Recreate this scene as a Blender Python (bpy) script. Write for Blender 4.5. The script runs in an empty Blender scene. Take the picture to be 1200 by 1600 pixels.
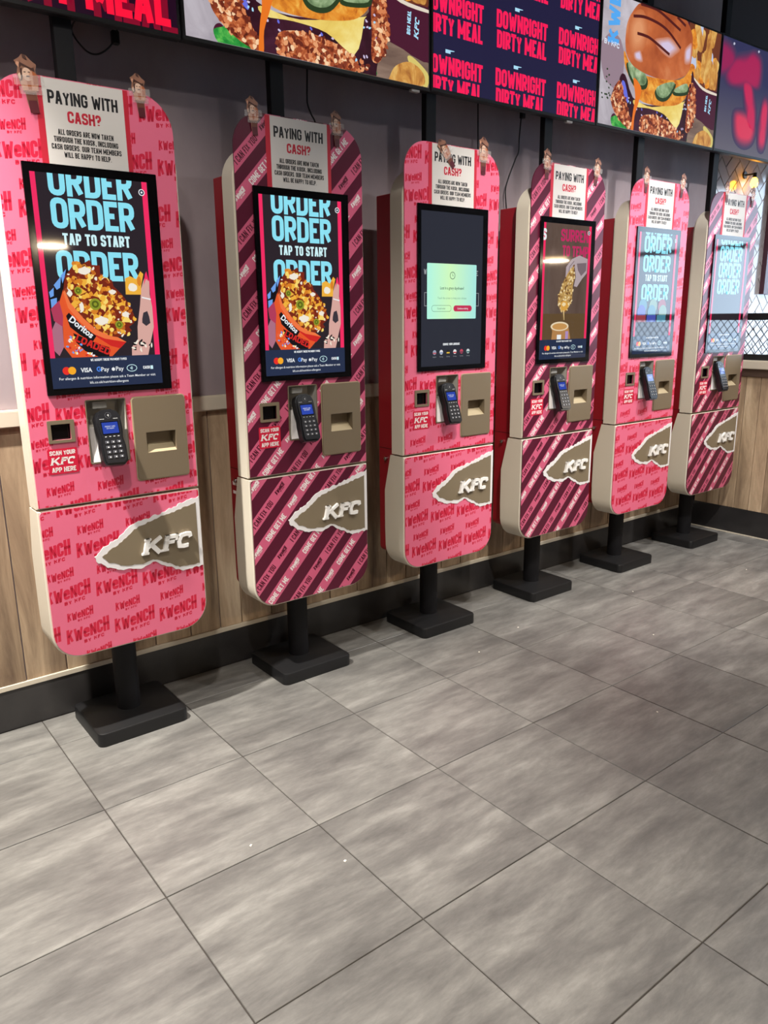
import bpy, bmesh, math, random
from mathutils import Matrix, Vector
random.seed(7)
SC = bpy.context.scene
COL = SC.collection

# ------------------------------------------------------------------ camera
def setup_camera():
    f, yaw, pitch, roll = 1207.51, 0.661227, -0.246175, -0.010043
    cam = bpy.data.cameras.new('camera'); ob = bpy.data.objects.new('camera', cam); COL.objects.link(ob)
    fw = Vector((math.sin(yaw)*math.cos(pitch), math.cos(yaw)*math.cos(pitch), math.sin(pitch)))
    r = Vector((math.cos(yaw), -math.sin(yaw), 0)); u = r.cross(fw)
    r2 = r*math.cos(roll)+u*math.sin(roll); u2 = u*math.cos(roll)-r*math.sin(roll)
    m = Matrix((( r2.x, u2.x, -fw.x, -0.56417), (r2.y, u2.y, -fw.y, -2.51719), (r2.z, u2.z, -fw.z, 1.38449), (0, 0, 0, 1)))
    ob.matrix_world = m
    cam.sensor_fit = 'HORIZONTAL'; cam.sensor_width = 36; cam.lens = 36*f/1200
    cam.clip_start = 0.05; cam.clip_end = 200
    SC.camera = ob
setup_camera()

# ------------------------------------------------------------------ world, exposure
W = bpy.data.worlds.new('overcast_sky'); SC.world = W; W.use_nodes = True
W.node_tree.nodes['Background'].inputs[0].default_value = (0.62, 0.80, 1.0, 1)
W.node_tree.nodes['Background'].inputs[1].default_value = 8.5
SC.view_settings.view_transform = 'Standard'; SC.view_settings.look = 'None'
SC.view_settings.exposure = 0.0; SC.view_settings.gamma = 1.0; SC.view_settings.use_curve_mapping = False

SPOT_GAIN = 1.0; PEND_W = 25.0
# ceiling spotlights (x, y, aim x, aim y, watts, cone degrees, warm colour)
CEIL = 3.25
WARM = (1.0, 0.95, 0.87); NEUT = (1.0, 0.98, 0.96)
SPOTS = [(-0.80, -0.50, -0.55, -0.45, 900, 70, WARM), (-0.35, -1.60, 0.20, -0.10, 145, 62, WARM),
         (1.50, -1.25, 1.72, -0.10, 100, 52, WARM), (0.95, -1.90, 2.70, -0.05, 330, 44, WARM), (2.95, -1.25, 3.15, -0.15, 150, 66, NEUT),
         (-0.90, -2.40, -0.7, -1.7, 55, 130, WARM),
         (2.40, -2.40, 2.4, -1.6, 55, 130, NEUT), (3.75, -1.70, 3.7, -1.3, 260, 120, NEUT)]

# ------------------------------------------------------------------ materials
def lin(c):
    c = c/255.0
    return c/12.92 if c <= 0.04045 else ((c+0.055)/1.055)**2.4
def rgb(t): return (lin(t[0]), lin(t[1]), lin(t[2]), 1)
MATS = {}
def mat(name, col, rough=0.5, metal=0.0, coat=0.0, spec=0.5):
    if name in MATS: return MATS[name]
    m = bpy.data.materials.new(name); m.use_nodes = True; b = m.node_tree.nodes['Principled BSDF']
    b.inputs['Base Color'].default_value = rgb(col); b.inputs['Roughness'].default_value = rough
    b.inputs['Metallic'].default_value = metal; b.inputs['Coat Weight'].default_value = coat
    b.inputs['Specular IOR Level'].default_value = spec
    MATS[name] = m; return m
def glow(name, col, s=1.0, rough=0.045, spec=0.5):
    """a lit display pixel colour under its cover glass"""
    if name in MATS: return MATS[name]
    m = mat(name, (4, 4, 5), rough, spec=spec); b = m.node_tree.nodes['Principled BSDF']
    b.inputs['Emission Color'].default_value = rgb(col); b.inputs['Emission Strength'].default_value = s
    return m
def noisy(m, cols, scale=(1, 1, 1), detail=6, rough=0.6, coord='Object', rnd=False, emit=0.0, bump=0.0, dist=0.0, pos=None, sc=1.0):
    """drive base colour (or emission) of material m by noise through a colour ramp"""
    nt = m.node_tree; N = nt.nodes; L = nt.links; b = N['Principled BSDF']
    tc = N.new('ShaderNodeTexCoord'); mp = N.new('ShaderNodeMapping'); mp.inputs['Scale'].default_value = scale
    L.new(tc.outputs[coord], mp.inputs[0])
    if rnd:
        oi = N.new('ShaderNodeObjectInfo'); mu = N.new('ShaderNodeMath'); mu.operation = 'MULTIPLY'; mu.inputs[1].default_value = 37.0
        L.new(oi.outputs['Random'], mu.inputs[0]); cb = N.new('ShaderNodeCombineXYZ')
        for k in range(3): L.new(mu.outputs[0], cb.inputs[k])
        L.new(cb.outputs[0], mp.inputs['Location'])
    nz = N.new('ShaderNodeTexNoise'); nz.inputs['Scale'].default_value = sc; nz.inputs['Detail'].default_value = detail
    nz.inputs['Roughness'].default_value = rough; nz.inputs['Distortion'].default_value = dist
    L.new(mp.outputs[0], nz.inputs['Vector'])
    rp = N.new('ShaderNodeValToRGB'); e = rp.color_ramp.elements
    n = len(cols); pos = pos or [0.3+0.4*i/(n-1) for i in range(n)]
    e[0].position, e[0].color = pos[0], rgb(cols[0]); e[1].position, e[1].color = pos[-1], rgb(cols[-1])
    for i in range(1, n-1):
        q = e.new(pos[i]); q.color = rgb(cols[i])
    L.new(nz.outputs['Fac'], rp.inputs[0])
    if emit:
        L.new(rp.outputs[0], b.inputs['Emission Color']); b.inputs['Emission Strength'].default_value = emit
    else:
        L.new(rp.outputs[0], b.inputs['Base Color'])
    if bump:
        bp = N.new('ShaderNodeBump'); bp.inputs['Strength'].default_value = bump; bp.inputs['Distance'].default_value = 0.002
        L.new(nz.outputs['Fac'], bp.inputs['Height']); L.new(bp.outputs[0], b.inputs['Normal'])
    return m, nz, rp
def tone(m, src, amount):
    """per-piece brightness variation between alike pieces"""
    nt = m.node_tree; N = nt.nodes; L = nt.links; b = N['Principled BSDF']
    oi = N.new('ShaderNodeObjectInfo'); mr = N.new('ShaderNodeMapRange')
    mr.inputs['To Min'].default_value = 1-amount; mr.inputs['To Max'].default_value = 1+amount
    L.new(oi.outputs['Random'], mr.inputs[0])
    mx = N.new('ShaderNodeMix'); mx.data_type = 'RGBA'; mx.blend_type = 'MULTIPLY'; mx.inputs[0].default_value = 1
    L.new(src, mx.inputs[6]); L.new(mr.outputs[0], mx.inputs[7]); L.new(mx.outputs[2], b.inputs['Base Color'])

M_plaster, _, _ = noisy(mat('grey_plaster', (120, 112, 114), 0.85), [(148, 134, 139), (162, 148, 152), (178, 164, 167)], (1.6, 1.6, 0.9), rough=0.65)
M_floor, _n, _r = noisy(mat('stone_tile', (140, 134, 126), 0.42), [(86, 84, 82), (107, 105, 102), (124, 122, 118), (154, 152, 147)], (2.8, 10.5, 1), detail=12, rough=0.72, rnd=True, dist=0.15, pos=[0.30, 0.45, 0.56, 0.74])
tone(M_floor, _r.outputs[0], 0.07)
M_grout = mat('dark_grout', (62, 56, 52), 0.9)
M_plank, _n, _r = noisy(mat('weathered_plank', (140, 115, 90), 0.62), [(116, 94, 76), (160, 136, 110), (194, 168, 138), (232, 212, 182)], (9, 9, 1.1), detail=9, rough=0.68, rnd=True, dist=0.6, pos=[0.30, 0.45, 0.58, 0.74], bump=0.25)
tone(M_plank, _r.outputs[0], 0.16)
M_cream = mat('cream_trim', (214, 203, 184), 0.45)
M_brown = mat('brown_rail', (88, 68, 58), 0.55)
M_skirt, _, _ = noisy(mat('charcoal_skirting', (52, 50, 50), 0.28), [(44, 42, 43), (58, 56, 56)], (6, 6, 6))
M_ceil = mat('dark_ceiling', (64, 60, 60), 0.9)
M_room = mat('grey_room_wall', (90, 82, 78), 0.85)
M_white = mat('cream_cabinet_paint', (222, 213, 196), 0.35)
M_red = mat('red_housing_paint', (150, 18, 34), 0.38)
M_black = mat('black_powder_coat', (19, 19, 21), 0.45)
M_post = mat('black_post', (17, 16, 20), 0.65, spec=0.3)
M_bezel = mat('black_glass', (9, 9, 11), 0.10)
M_case = mat('black_plastic', (20, 20, 22), 0.45)
M_pink = mat('pink_vinyl', (230, 110, 140), 0.38)
M_crim = mat('crimson_print', (212, 36, 68), 0.38)
M_maroon = mat('maroon_print', (86, 20, 44), 0.30)
M_rose = mat('rose_print', (206, 94, 126), 0.30)
M_wine = mat('wine_print', (84, 14, 38), 0.38)
M_wprint = mat('white_print', (240, 232, 230), 0.4)
M_red2 = mat('red_sticker', (206, 26, 60), 0.4)
M_paper = mat('notice_paper', (214, 208, 203), 0.6)
M_ink = mat('black_ink', (22, 20, 24), 0.5)
M_redink = mat('red_ink', (196, 28, 52), 0.5)
M_torn = mat('torn_paper', (232, 228, 228), 0.7)
M_khaki = mat('khaki_panel', (128, 114, 92), 0.45)
M_letter = mat('white_letter', (245, 242, 238), 0.3)
M_steel = mat('taupe_metal', (128, 113, 92), 0.45, 0.2)
M_steel2 = mat('pale_taupe', (176, 160, 130), 0.42)
M_niche = mat('niche_plastic', (186, 180, 170), 0.45)
M_chrome = mat('chrome', (200, 200, 200), 0.2, 1.0)
M_term = mat('terminal_black', (22, 22, 26), 0.32)
M_key = mat('terminal_key', (70, 70, 76), 0.4)
M_keyw = mat('key_mark', (200, 200, 200), 0.5)
M_darkwin = mat('scanner_glass', (14, 12, 14), 0.08)
M_tile = mat('white_glazed_tile', (188, 182, 184), 0.12, coat=0.3)
M_tgrout = mat('tile_grout', (84, 78, 80), 0.9)
M_cable = mat('cable_rubber', (20, 18, 20), 0.6)

# ------------------------------------------------------------------ mesh helpers
def me_obj(name, verts, faces, mats, parent=None, midx=None, smooth=False, loc=None):
    me = bpy.data.meshes.new(name); me.from_pydata([tuple(v) for v in verts], [], faces)
    for m in (mats if isinstance(mats, (list, tuple)) else [mats]): me.materials.append(m)
    if midx:
        for p_, i in zip(me.polygons, midx): p_.material_index = i
    if smooth:
        for p_ in me.polygons: p_.use_smooth = True
    me.update()
    o = bpy.data.objects.new(name, me); COL.objects.link(o)
    if parent: o.parent = parent
    if loc: o.location = loc
    return o
def bm_obj(name, bm, m, parent=None, smooth=False, loc=None):
    me = bpy.data.meshes.new(name); bmesh.ops.recalc_face_normals(bm, faces=bm.faces[:]); bm.to_mesh(me); bm.free()
    for q in (m if isinstance(m, (list, tuple)) else [m]): me.materials.append(q)
    if smooth:
        for p_ in me.polygons: p_.use_smooth = True
        try: me.set_sharp_from_angle(angle=math.radians(38))
        except Exception: pass
    o = bpy.data.objects.new(name, me); COL.objects.link(o)
    if parent: o.parent = parent
    if loc: o.location = loc
    return o
def bm_box(bm, x0, x1, y0, y1, z0, z1, bev=0.0, seg=1):
    vs = [bm.verts.new((x, y, z)) for x in (x0, x1) for y in (y0, y1) for z in (z0, z1)]
    fs = [(0, 1, 3, 2), (4, 6, 7, 5), (0, 4, 5, 1), (2, 3, 7, 6), (0, 2, 6, 4), (1, 5, 7, 3)]
    ff = [bm.faces.new([vs[i] for i in f]) for f in fs]
    if bev:
        bmesh.ops.recalc_face_normals(bm, faces=ff)
        es = list({e for f in ff for e in f.edges})
        bmesh.ops.bevel(bm, geom=es, offset=bev, segments=seg, affect='EDGES', clamp_overlap=True)
def box(name, x0, x1, y0, y1, z0, z1, m, parent=None, bev=0.0, seg=1):
    bm = bmesh.new(); bm_box(bm, x0, x1, y0, y1, z0, z1, bev, seg)
    return bm_obj(name, bm, m, parent, smooth=bev > 0 and seg > 1)
def bm_cyl(bm, p0, p1, r, n=20, r2=None, cap=True):
    p0 = Vector(p0); p1 = Vector(p1); d = (p1-p0).normalized(); a = d.orthogonal().normalized(); b = d.cross(a); r2 = r if r2 is None else r2
    A = [bm.verts.new(p0+(a*math.cos(t)+b*math.sin(t))*r) for t in [2*math.pi*i/n for i in range(n)]]
    B = [bm.verts.new(p1+(a*math.cos(t)+b*math.sin(t))*r2) for t in [2*math.pi*i/n for i in range(n)]]
    for i in range(n): bm.faces.new((A[i], A[(i+1) % n], B[(i+1) % n], B[i]))
    if cap: bm.faces.new(A[::-1]); bm.faces.new(B)
def tube(bm, pts, r, n=8):
    pts = [Vector(q) for q in pts]; rings = []
    for i, q in enumerate(pts):
        d = (pts[min(i+1, len(pts)-1)]-pts[max(i-1, 0)]).normalized(); a = d.cross(Vector((0, 1, 0.01))).normalized(); b = d.cross(a)
        rings.append([bm.verts.new(q+(a*math.cos(2*math.pi*k/n)+b*math.sin(2*math.pi*k/n))*r) for k in range(n)])
    for A, B in zip(rings, rings[1:]):
        for k in range(n): bm.faces.new((A[k], A[(k+1) % n], B[(k+1) % n], B[k]))
    bm.faces.new(rings[0][::-1]); bm.faces.new(rings[-1])
def spline(pts, n=8):
    out = []; P = [Vector(q) for q in pts]; P = [2*P[0]-P[1]]+P+[2*P[-1]-P[-2]]
    for i in range(1, len(P)-2):
        for k in range(n):
            t = k/n; a, b, c, d = P[i-1:i+3]
            out.append(0.5*((2*b)+(c-a)*t+(2*a-5*b+4*c-d)*t*t+(3*b-a-3*c+d)*t**3))
    out.append(P[-2]); return out
def rrect(x0, x1, z0, z1, r, n=8):
    """rounded outline, CCW in (x, z); r = (bottom left, bottom right, top right, top left)"""
    if not isinstance(r, (tuple, list)): r = (r,)*4
    out = []
    for cx, cz, a0, rr in ((x0, z0, 180, r[0]), (x1, z0, 270, r[1]), (x1, z1, 0, r[2]), (x0, z1, 90, r[3])):
        ox = cx+(rr if cx == x0 else -rr); oz = cz+(rr if cz == z0 else -rr)
        if rr <= 0: out.append((cx, cz)); continue
        for i in range(n+1):
            a = math.radians(a0+90*i/n); out.append((ox+rr*math.cos(a), oz+rr*math.sin(a)))
    return out
def prism(name, outline, y0, y1, m, parent=None, holes=(), bev=0.0, smooth=False, back=0.0):
    """plate with outline in x,z between y0 (front) and y1 (back), with through holes"""
    bm = bmesh.new(); loops = [outline]+[list(h) for h in holes]; es = []
    for lp in loops:
        vs = [bm.verts.new((x, y0, z)) for x, z in lp]
        es += [bm.edges.new((vs[i], vs[(i+1) % len(vs)])) for i in range(len(vs))]
    if holes: bmesh.ops.triangle_fill(bm, edges=es, use_beauty=True)
    else: bm.faces.new(bm.verts[:])
    fs = bm.faces[:]
    r = bmesh.ops.extrude_face_region(bm, geom=fs)
    bmesh.ops.translate(bm, verts=[v for v in r['geom'] if isinstance(v, bmesh.types.BMVert)], vec=(0, y1-y0, 0))
    bmesh.ops.recalc_face_normals(bm, faces=bm.faces[:])
    if bev:
        ee = [e for e in bm.edges if len(e.link_faces) == 2 and all(abs(v.co.y-y0) < 1e-6 for v in e.verts) and any(abs(f.normal.y) < 0.5 for f in e.link_faces)]
        bmesh.ops.bevel(bm, geom=ee, offset=bev, segments=2, affect='EDGES', clamp_overlap=True)
    if back:
        ol = {(round(x, 5), round(z, 5)) for x, z in outline}
        ee = [e for e in bm.edges if len(e.link_faces) == 2 and all(abs(v.co.y-y1) < 1e-6 and (round(v.co.x, 5), round(v.co.z, 5)) in ol for v in e.verts)]
        bmesh.ops.bevel(bm, geom=ee, offset=back, segments=4, affect='EDGES', clamp_overlap=True)
    return bm_obj(name, bm, m, parent, smooth=smooth)

def thing(name, label, cat, loc=(0, 0, 0), group=None):
    o = bpy.data.objects.new(name, None); COL.objects.link(o); o.location = loc; o.empty_display_size = 0.1
    o['label'] = label; o['category'] = cat
    if group: o['group'] = group
    return o
def tag(o, label, cat, group=None):
    o['label'] = label; o['category'] = cat
    if group: o['group'] = group
    return o
def struct(o, label=None, cat=None):
    o['kind'] = 'structure'
    if label: o['label'] = label
    if cat: o['category'] = cat
    return o

# ------------------------------------------------------------------ stroke lettering (bold condensed capitals)
R_ = 1
GL = {
'A': (1.05, [[(0, 0), (.4, 1), (.6, 1), (1, 0)], [(.2, .27), (.8, .27)]]),
'B': (1, [[(0, .52), (.95, .52, 1), (.95, 1, 1), (0, 1), (0, 0), (1, 0, 1), (1, .52, 1), (0, .52)]]),
'C': (1, [[(1, .66), (1, 1, 1), (0, 1, 1), (0, 0, 1), (1, 0, 1), (1, .34)]]),
'D': (1, [[(0, 0), (1, 0, 1), (1, 1, 1), (0, 1), (0, 0)]]),
'E': (.86, [[(1, 0), (0, 0), (0, 1), (1, 1)], [(0, .51), (.9, .51)]]),
'F': (.84, [[(0, 0), (0, 1), (1, 1)], [(0, .49), (.9, .49)]]),
'G': (1, [[(1, .68), (1, 1, 1), (0, 1, 1), (0, 0, 1), (1, 0, 1), (1, .46), (.55, .46)]]),
'H': (1, [[(0, 0), (0, 1)], [(1, 0), (1, 1)], [(0, .5), (1, .5)]]),
'I': (0, [[(.5, 0), (.5, 1)]]),
'J': (.9, [[(1, 1), (1, 0, 1), (0, 0, 1), (0, .3)]]),
'K': (1.05, [[(0, 0), (0, 1)], [(1, 1), (.1, .42)], [(.38, .62), (1, 0)]]),
'L': (.84, [[(0, 1), (0, 0), (1, 0)]]),
'M': (1.38, [[(0, 0), (0, 1)], [(1, 0), (1, 1)], [(0.02, .98), (.5, .2)], [(.98, .98), (.5, .2)]]),
'N': (1.05, [[(0, 0), (0, 1)], [(1, 0), (1, 1)], [(0.02, .98), (.98, .02)]]),
'O': (1, [[(0, 0, 1), (1, 0, 1), (1, 1, 1), (0, 1, 1), 'c']]),
'P': (1, [[(0, 0), (0, 1), (1, 1, 1), (1, .42, 1), (0, .42)]]),
'Q': (1, [[(0, 0, 1), (1, 0, 1), (1, 1, 1), (0, 1, 1), 'c'], [(.6, .25), (1.05, -.08)]]),
'R': (1, [[(0, 0), (0, 1), (1, 1, 1), (1, .47, 1), (0, .47)], [(.5, .47), (1, 0)]]),
'S': (1, [[(1, .72), (1, 1, 1), (0, 1, 1), (0, .52, 1), (1, .48, 1), (1, 0, 1), (0, 0, 1), (0, .28)]]),
'T': (.95, [[(0, 1), (1, 1)], [(.5, 0), (.5, 1)]]),
'U': (1, [[(0, 1), (0, 0, 1), (1, 0, 1), (1, 1)]]),
'V': (1.05, [[(0, 1), (.42, 0), (.58, 0), (1, 1)]]),
'W': (1.5, [[(0, 1), (.25, 0)], [(.25, 0), (.5, .9)], [(.5, .9), (.75, 0)], [(.75, 0), (1, 1)]]),
'X': (1.05, [[(0, 0), (1, 1)], [(0, 1), (1, 0)]]),
'Y': (1.05, [[(0, 1), (.5, .42), (1, 1)], [(.5, .42), (.5, 0)]]),
'Z': (.95, [[(0, 1), (1, 1), (0, 0), (1, 0)]]),
'?': (.9, [[(0, .72), (0, 1, 1), (1, 1, 1), (1, .58, 1), (.5, .5), (.5, .28)], [(.5, -.02), (.5, .1)]]),
'.': (0, [[(.5, -.05), (.5, .06)]]), ',': (0, [[(.5, .08), (.4, -.2)]]),
'-': (.6, [[(0, .45), (1, .45)]]),
'e': (1, [[(0, .45), (1, .45), (1, .8, 1), (0, .8, 1), (0, 0, 1), (.95, 0, 1), (1, .2)]]),
}
def stroke_poly(pts, t, closed=False):
    """thick polyline -> list of convex quads"""
    n = len(pts); P = [Vector(q) for q in pts]; h = t/2; Lr = []
    for i in range(n):
        a = P[(i-1) % n] if (closed or i > 0) else None
        b = P[(i+1) % n] if (closed or i < n-1) else None
        d0 = (P[i]-a).normalized() if a is not None else None; d1 = (b-P[i]).normalized() if b is not None else None
        if d0 is None: d0 = d1
        if d1 is None: d1 = d0
        n0 = Vector((-d0.y, d0.x)); n1 = Vector((-d1.y, d1.x)); m = n0+n1
        if m.length < 1e-4: m = n0
        m.normalize(); k = min(1/max(m.dot(n1), 0.3), 1.9)
        Lr.append((P[i]+m*h*k, P[i]-m*h*k))
    q = []
    for i in range(n if closed else n-1):
        A, B = Lr[i], Lr[(i+1) % n]
        c = [A[1], B[1], B[0], A[0]]
        d = P[(i+1) % n]-P[i]                                   # a tight bend folds its inner edge: close it to a point
        if (B[0]-A[0]).dot(d) <= d.dot(d)*0.12: c = [A[1], B[1], (A[0]+B[0])/2]
        elif (B[1]-A[1]).dot(d) <= d.dot(d)*0.12: c = [(A[1]+B[1])/2, B[0], A[0]]
        q.append([tuple(v) for v in c])
    return q
def round_pts(pts, r, closed, seg=4):
    out = []; n = len(pts)
    for i, q in enumerate(pts):
        p0 = Vector(q[:2])
        if len(q) > 2 and (closed or 0 < i < n-1):
            a = Vector(pts[i-1][:2]); b = Vector(pts[(i+1) % n][:2])
            rr = min(r, (a-p0).length*0.5, (b-p0).length*0.5)
            s = p0+(a-p0).normalized()*rr; e = p0+(b-p0).normalized()*rr
            for k in range(seg+1):
                u = k/seg; out.append(tuple(s*(1-u)**2+p0*2*u*(1-u)+e*u*u))
        else: out.append(tuple(p0))
    res = [out[0]]
    for q in out[1:]:
        if (Vector(q)-Vector(res[-1])).length > 1e-7: res.append(q)
    if closed and (Vector(res[0])-Vector(res[-1])).length < 1e-7: res.pop()
    return res
def glyph(ch, w, h, t):
    wf, strokes = GL[ch]; W_ = max(w*wf, t); q = []
    for s in strokes:
        cl = s[-1] == 'c'; s = s[:-1] if cl else s
        pts = [((t/2+v[0]*(W_-t)), (t/2+v[1]*(h-t)) if 0 < v[1] < 1 else (v[1]*h if False else t/2+v[1]*(h-t)))+tuple(v[2:]) for v in s]
        # open stroke ends on the cap line or base line reach the full height
        if not cl:
            for e, nb in ((0, 1), (-1, -2)):
                if abs(s[e][1]-s[nb][1]) < 0.05:
                    if s[e][0] == 0: pts[e] = (0.0, pts[e][1])+pts[e][2:]
                    if s[e][0] == 1: pts[e] = (W_, pts[e][1])+pts[e][2:]
                elif abs(s[e][0]-s[nb][0]) < 0.45:
                    if s[e][1] == 0: pts[e] = (pts[e][0], 0.0)+pts[e][2:]
                    if s[e][1] == 1: pts[e] = (pts[e][0], h)+pts[e][2:]
        pts = round_pts(pts, (W_-t)*0.5, cl)
        thin = 0.86 if (ch in 'NMWKXVAY' and len(s) == 2 and abs(s[0][0]-s[1][0]) > 0.1 and abs(s[0][1]-s[1][1]) > 0.1) else 1.0
        q += stroke_poly(pts, t*thin, cl)
    return W_, q
def text_width(s, w, t, sp): 
    x = 0
    for ch in s: x += (w*0.42 if ch == ' ' else max(w*GL[ch][0], t))+sp
    return x-sp
def text(s, h, w, t, sp, slant=0.0):
    """quads of a line of lettering; origin at left end of base line"""
    x = 0; out = []
    for ch in s:
        if ch == ' ': x += w*0.42+sp; continue
        W_, q = glyph(ch, w, h, t)
        out += [[(a+x+slant*b, b) for a, b in f] for f in q]; x += W_+sp
    return out, x-sp
def fit_text(s, x0, x1, z0, h, tf=0.2, spf=0.06):
    """line of lettering filling x0..x1"""
    t = h*tf; sp = h*spf; w = h*0.4
    for _ in range(30):
        c = text_width(s, w, t, sp); w *= ((x1-x0)/c)**0.9
        if w < t*2.3: t *= 0.95; sp *= 0.93
    q, _ = text(s, h, w, min(t, w*0.42), sp)
    return [[(a+x0, b+z0) for a, b in f] for f in q]
def xf(polys, ox, oz, ang=0.0, s=1.0):
    c, sn = math.cos(ang), math.sin(ang)
    return [[(ox+s*(a*c-b*sn), oz+s*(a*sn+b*c)) for a, b in f] for f in polys]
_fc = {}
def bfont(s, size, cx, cz, width=None, align='CENTER', bold=0.0):
    """small print in the plain built-in face -> triangles in x,z"""
    key = (s, bold)
    if key not in _fc:
        cu = bpy.data.curves.new('t', 'FONT'); cu.body = s; cu.align_x = 'LEFT'; cu.size = 1; cu.resolution_u = 2; cu.offset = bold
        o = bpy.data.objects.new('t', cu); COL.objects.link(o); bpy.context.view_layer.update()
        m = o.to_mesh(); vs = [(v.co.x, v.co.y) for v in m.vertices]; fs = [[vs[i] for i in f.vertices] for f in m.polygons]
        o.to_mesh_clear(); bpy.data.objects.remove(o); bpy.data.curves.remove(cu); _fc[key] = fs
    fs = _fc[key]; xs = [q[0] for f in fs for q in f]; a, b = min(xs), max(xs)
    k = size; kx = size if width is None else width/(b-a)
    return [[(cx+(q[0]-(a+b)/2)*kx, cz+(q[1]-0.34)*k) for q in f] for f in fs]
def clip_half(poly, nx, nz, d):
    """keep nx*x+nz*z <= d"""
    out = []; n = len(poly)
    for i in range(n):
        a, b = poly[i], poly[(i+1) % n]; da = nx*a[0]+nz*a[1]-d; db = nx*b[0]+nz*b[1]-d
        if da <= 0: out.append(a)
        if (da < 0 < db) or (db < 0 < da):
            u = da/(da-db); out.append((a[0]+(b[0]-a[0])*u, a[1]+(b[1]-a[1])*u))
    return out
def clip_convex(poly, outline):
    n = len(outline)
    for i in range(n):
        a, b = outline[i], outline[(i+1) % n]; dx, dz = b[0]-a[0], b[1]-a[1]
        poly = clip_half(poly, dz, -dx, dz*a[0]-dx*a[1])
        if len(poly) < 3: return None
    return poly
def cut_rect(poly, r):
    x0, x1, z0, z1 = r; out = []
    for hp in ((1, 0, x0), (-1, 0, -x1)):
        q = clip_half(poly, *hp)
        if len(q) > 2: out.append(q)
    mid = clip_half(clip_half(poly, -1, 0, -x0), 1, 0, x1) if len(poly) > 2 else []
    if len(mid) > 2:
        for hp in ((0, 1, z0), (0, -1, -z1)):
            q = clip_half(mid, *hp)
            if len(q) > 2: out.append(q)
    return out
class Print:
    """flat print or display image: layered polygons on a surface facing -Y"""
    def __init__(s, outline=None, holes=()): s.v = []; s.f = []; s.mi = []; s.m = []; s.o = outline; s.h = holes; s.fine = 0
    def add(s, polys, m, layer=0):
        if polys and not isinstance(polys[0][0], (tuple, list)): polys = [polys]
        if m not in s.m: s.m.append(m)
        k = s.m.index(m)
        for q in polys:
            qs = [q]
            if s.o:
                q = clip_convex(list(q), s.o); qs = [q] if q else []
            for h in s.h: qs = [c for q in qs for c in cut_rect(q, h)]
            for q in qs:
                b = len(s.v); d_ = -layer*0.00022-(len(s.f) % 11)*1.5e-5*s.fine; s.v += [(x, d_, z) for x, z in q]; s.f.append(list(range(b, b+len(q)))); s.mi.append(k)
    def build(s, name, y, parent): 
        return me_obj(name, [(a, b+y, c) for a, b, c in s.v], s.f, s.m, parent, s.mi)
def rect(x0, x1, z0, z1): return [(x0, z0), (x1, z0), (x1, z1), (x0, z1)]
def disc(cx, cz, r, n=20, rz=None): return [(cx+r*math.cos(2*math.pi*i/n), cz+(rz or r)*math.sin(2*math.pi*i/n)) for i in range(n)]
def blob(cx, cz, rx, rz, seed, rough=0.25, n=14, rot=0):
    rd = random.Random(seed); o = []
    for i in range(n):
        a = 2*math.pi*i/n; k = 1-rough*rd.random(); x, z = rx*k*math.cos(a), rz*k*math.sin(a)
        o.append((cx+x*math.cos(rot)-z*math.sin(rot), cz+x*math.sin(rot)+z*math.cos(rot)))
    return o
def smooth(poly, n=4):
    m = len(poly); out = []; P = [Vector(q) for q in poly]
    for i in range(m):
        a, b, c, d = P[i-1], P[i], P[(i+1) % m], P[(i+2) % m]
        for k in range(n):
            t = k/n; q = 0.5*((2*b)+(c-a)*t+(2*a-5*b+4*c-d)*t*t+(3*b-a-3*c+d)*t**3); out.append((q.x, q.y))
    return out
def line(pts, t): return stroke_poly(pts, t)
def jag(pts, amp, step, seed):
    """torn edge: resample a polyline with small random offsets"""
    rd = random.Random(seed); out = []
    for a, b in zip(pts, pts[1:]):
        a = Vector(a); b = Vector(b); n = max(1, int((b-a).length/step)); d = (b-a).normalized(); nn = Vector((-d.y, d.x))
        for i in range(n):
            o = a+(b-a)*(i/n)+nn*rd.uniform(-amp, amp); out.append((o.x, o.y))
    out.append(tuple(pts[-1])); return out

# ------------------------------------------------------------------ the setting
YW = 0.21
floor = struct(box('floor', -2.75, 7.6, -4.65, 0.35, -0.10, -0.003, M_grout))
TS = 0.45
_tile = {}
def tile_mesh(w, d):
    k = (round(w, 4), round(d, 4))
    if k not in _tile:
        bm = bmesh.new(); g = 0.0016
        bm_box(bm, g, w-g, g, d-g, -0.012, 0.0)
        ee = [e for e in bm.edges if all(v.co.z > -0.001 for v in e.verts)]
        bmesh.ops.bevel(bm, geom=ee, offset=0.0012, segments=1, affect='EDGES')
        bmesh.ops.recalc_face_normals(bm, faces=bm.faces[:])
        me = bpy.data.meshes.new('tile'); bm.to_mesh(me); bm.free(); me.materials.append(M_floor); _tile[k] = me
    return _tile[k]
for j in range(-1, 10):
    y0 = -TS*(j+1); d = TS if j >= 0 else YW-0.002
    for i in range(-6, 16):
        o = bpy.data.objects.new('tile', tile_mesh(TS, d)); COL.objects.link(o); o.parent = floor
        o.location = (TS*i, y0, random.uniform(-0.0006, 0))

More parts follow.
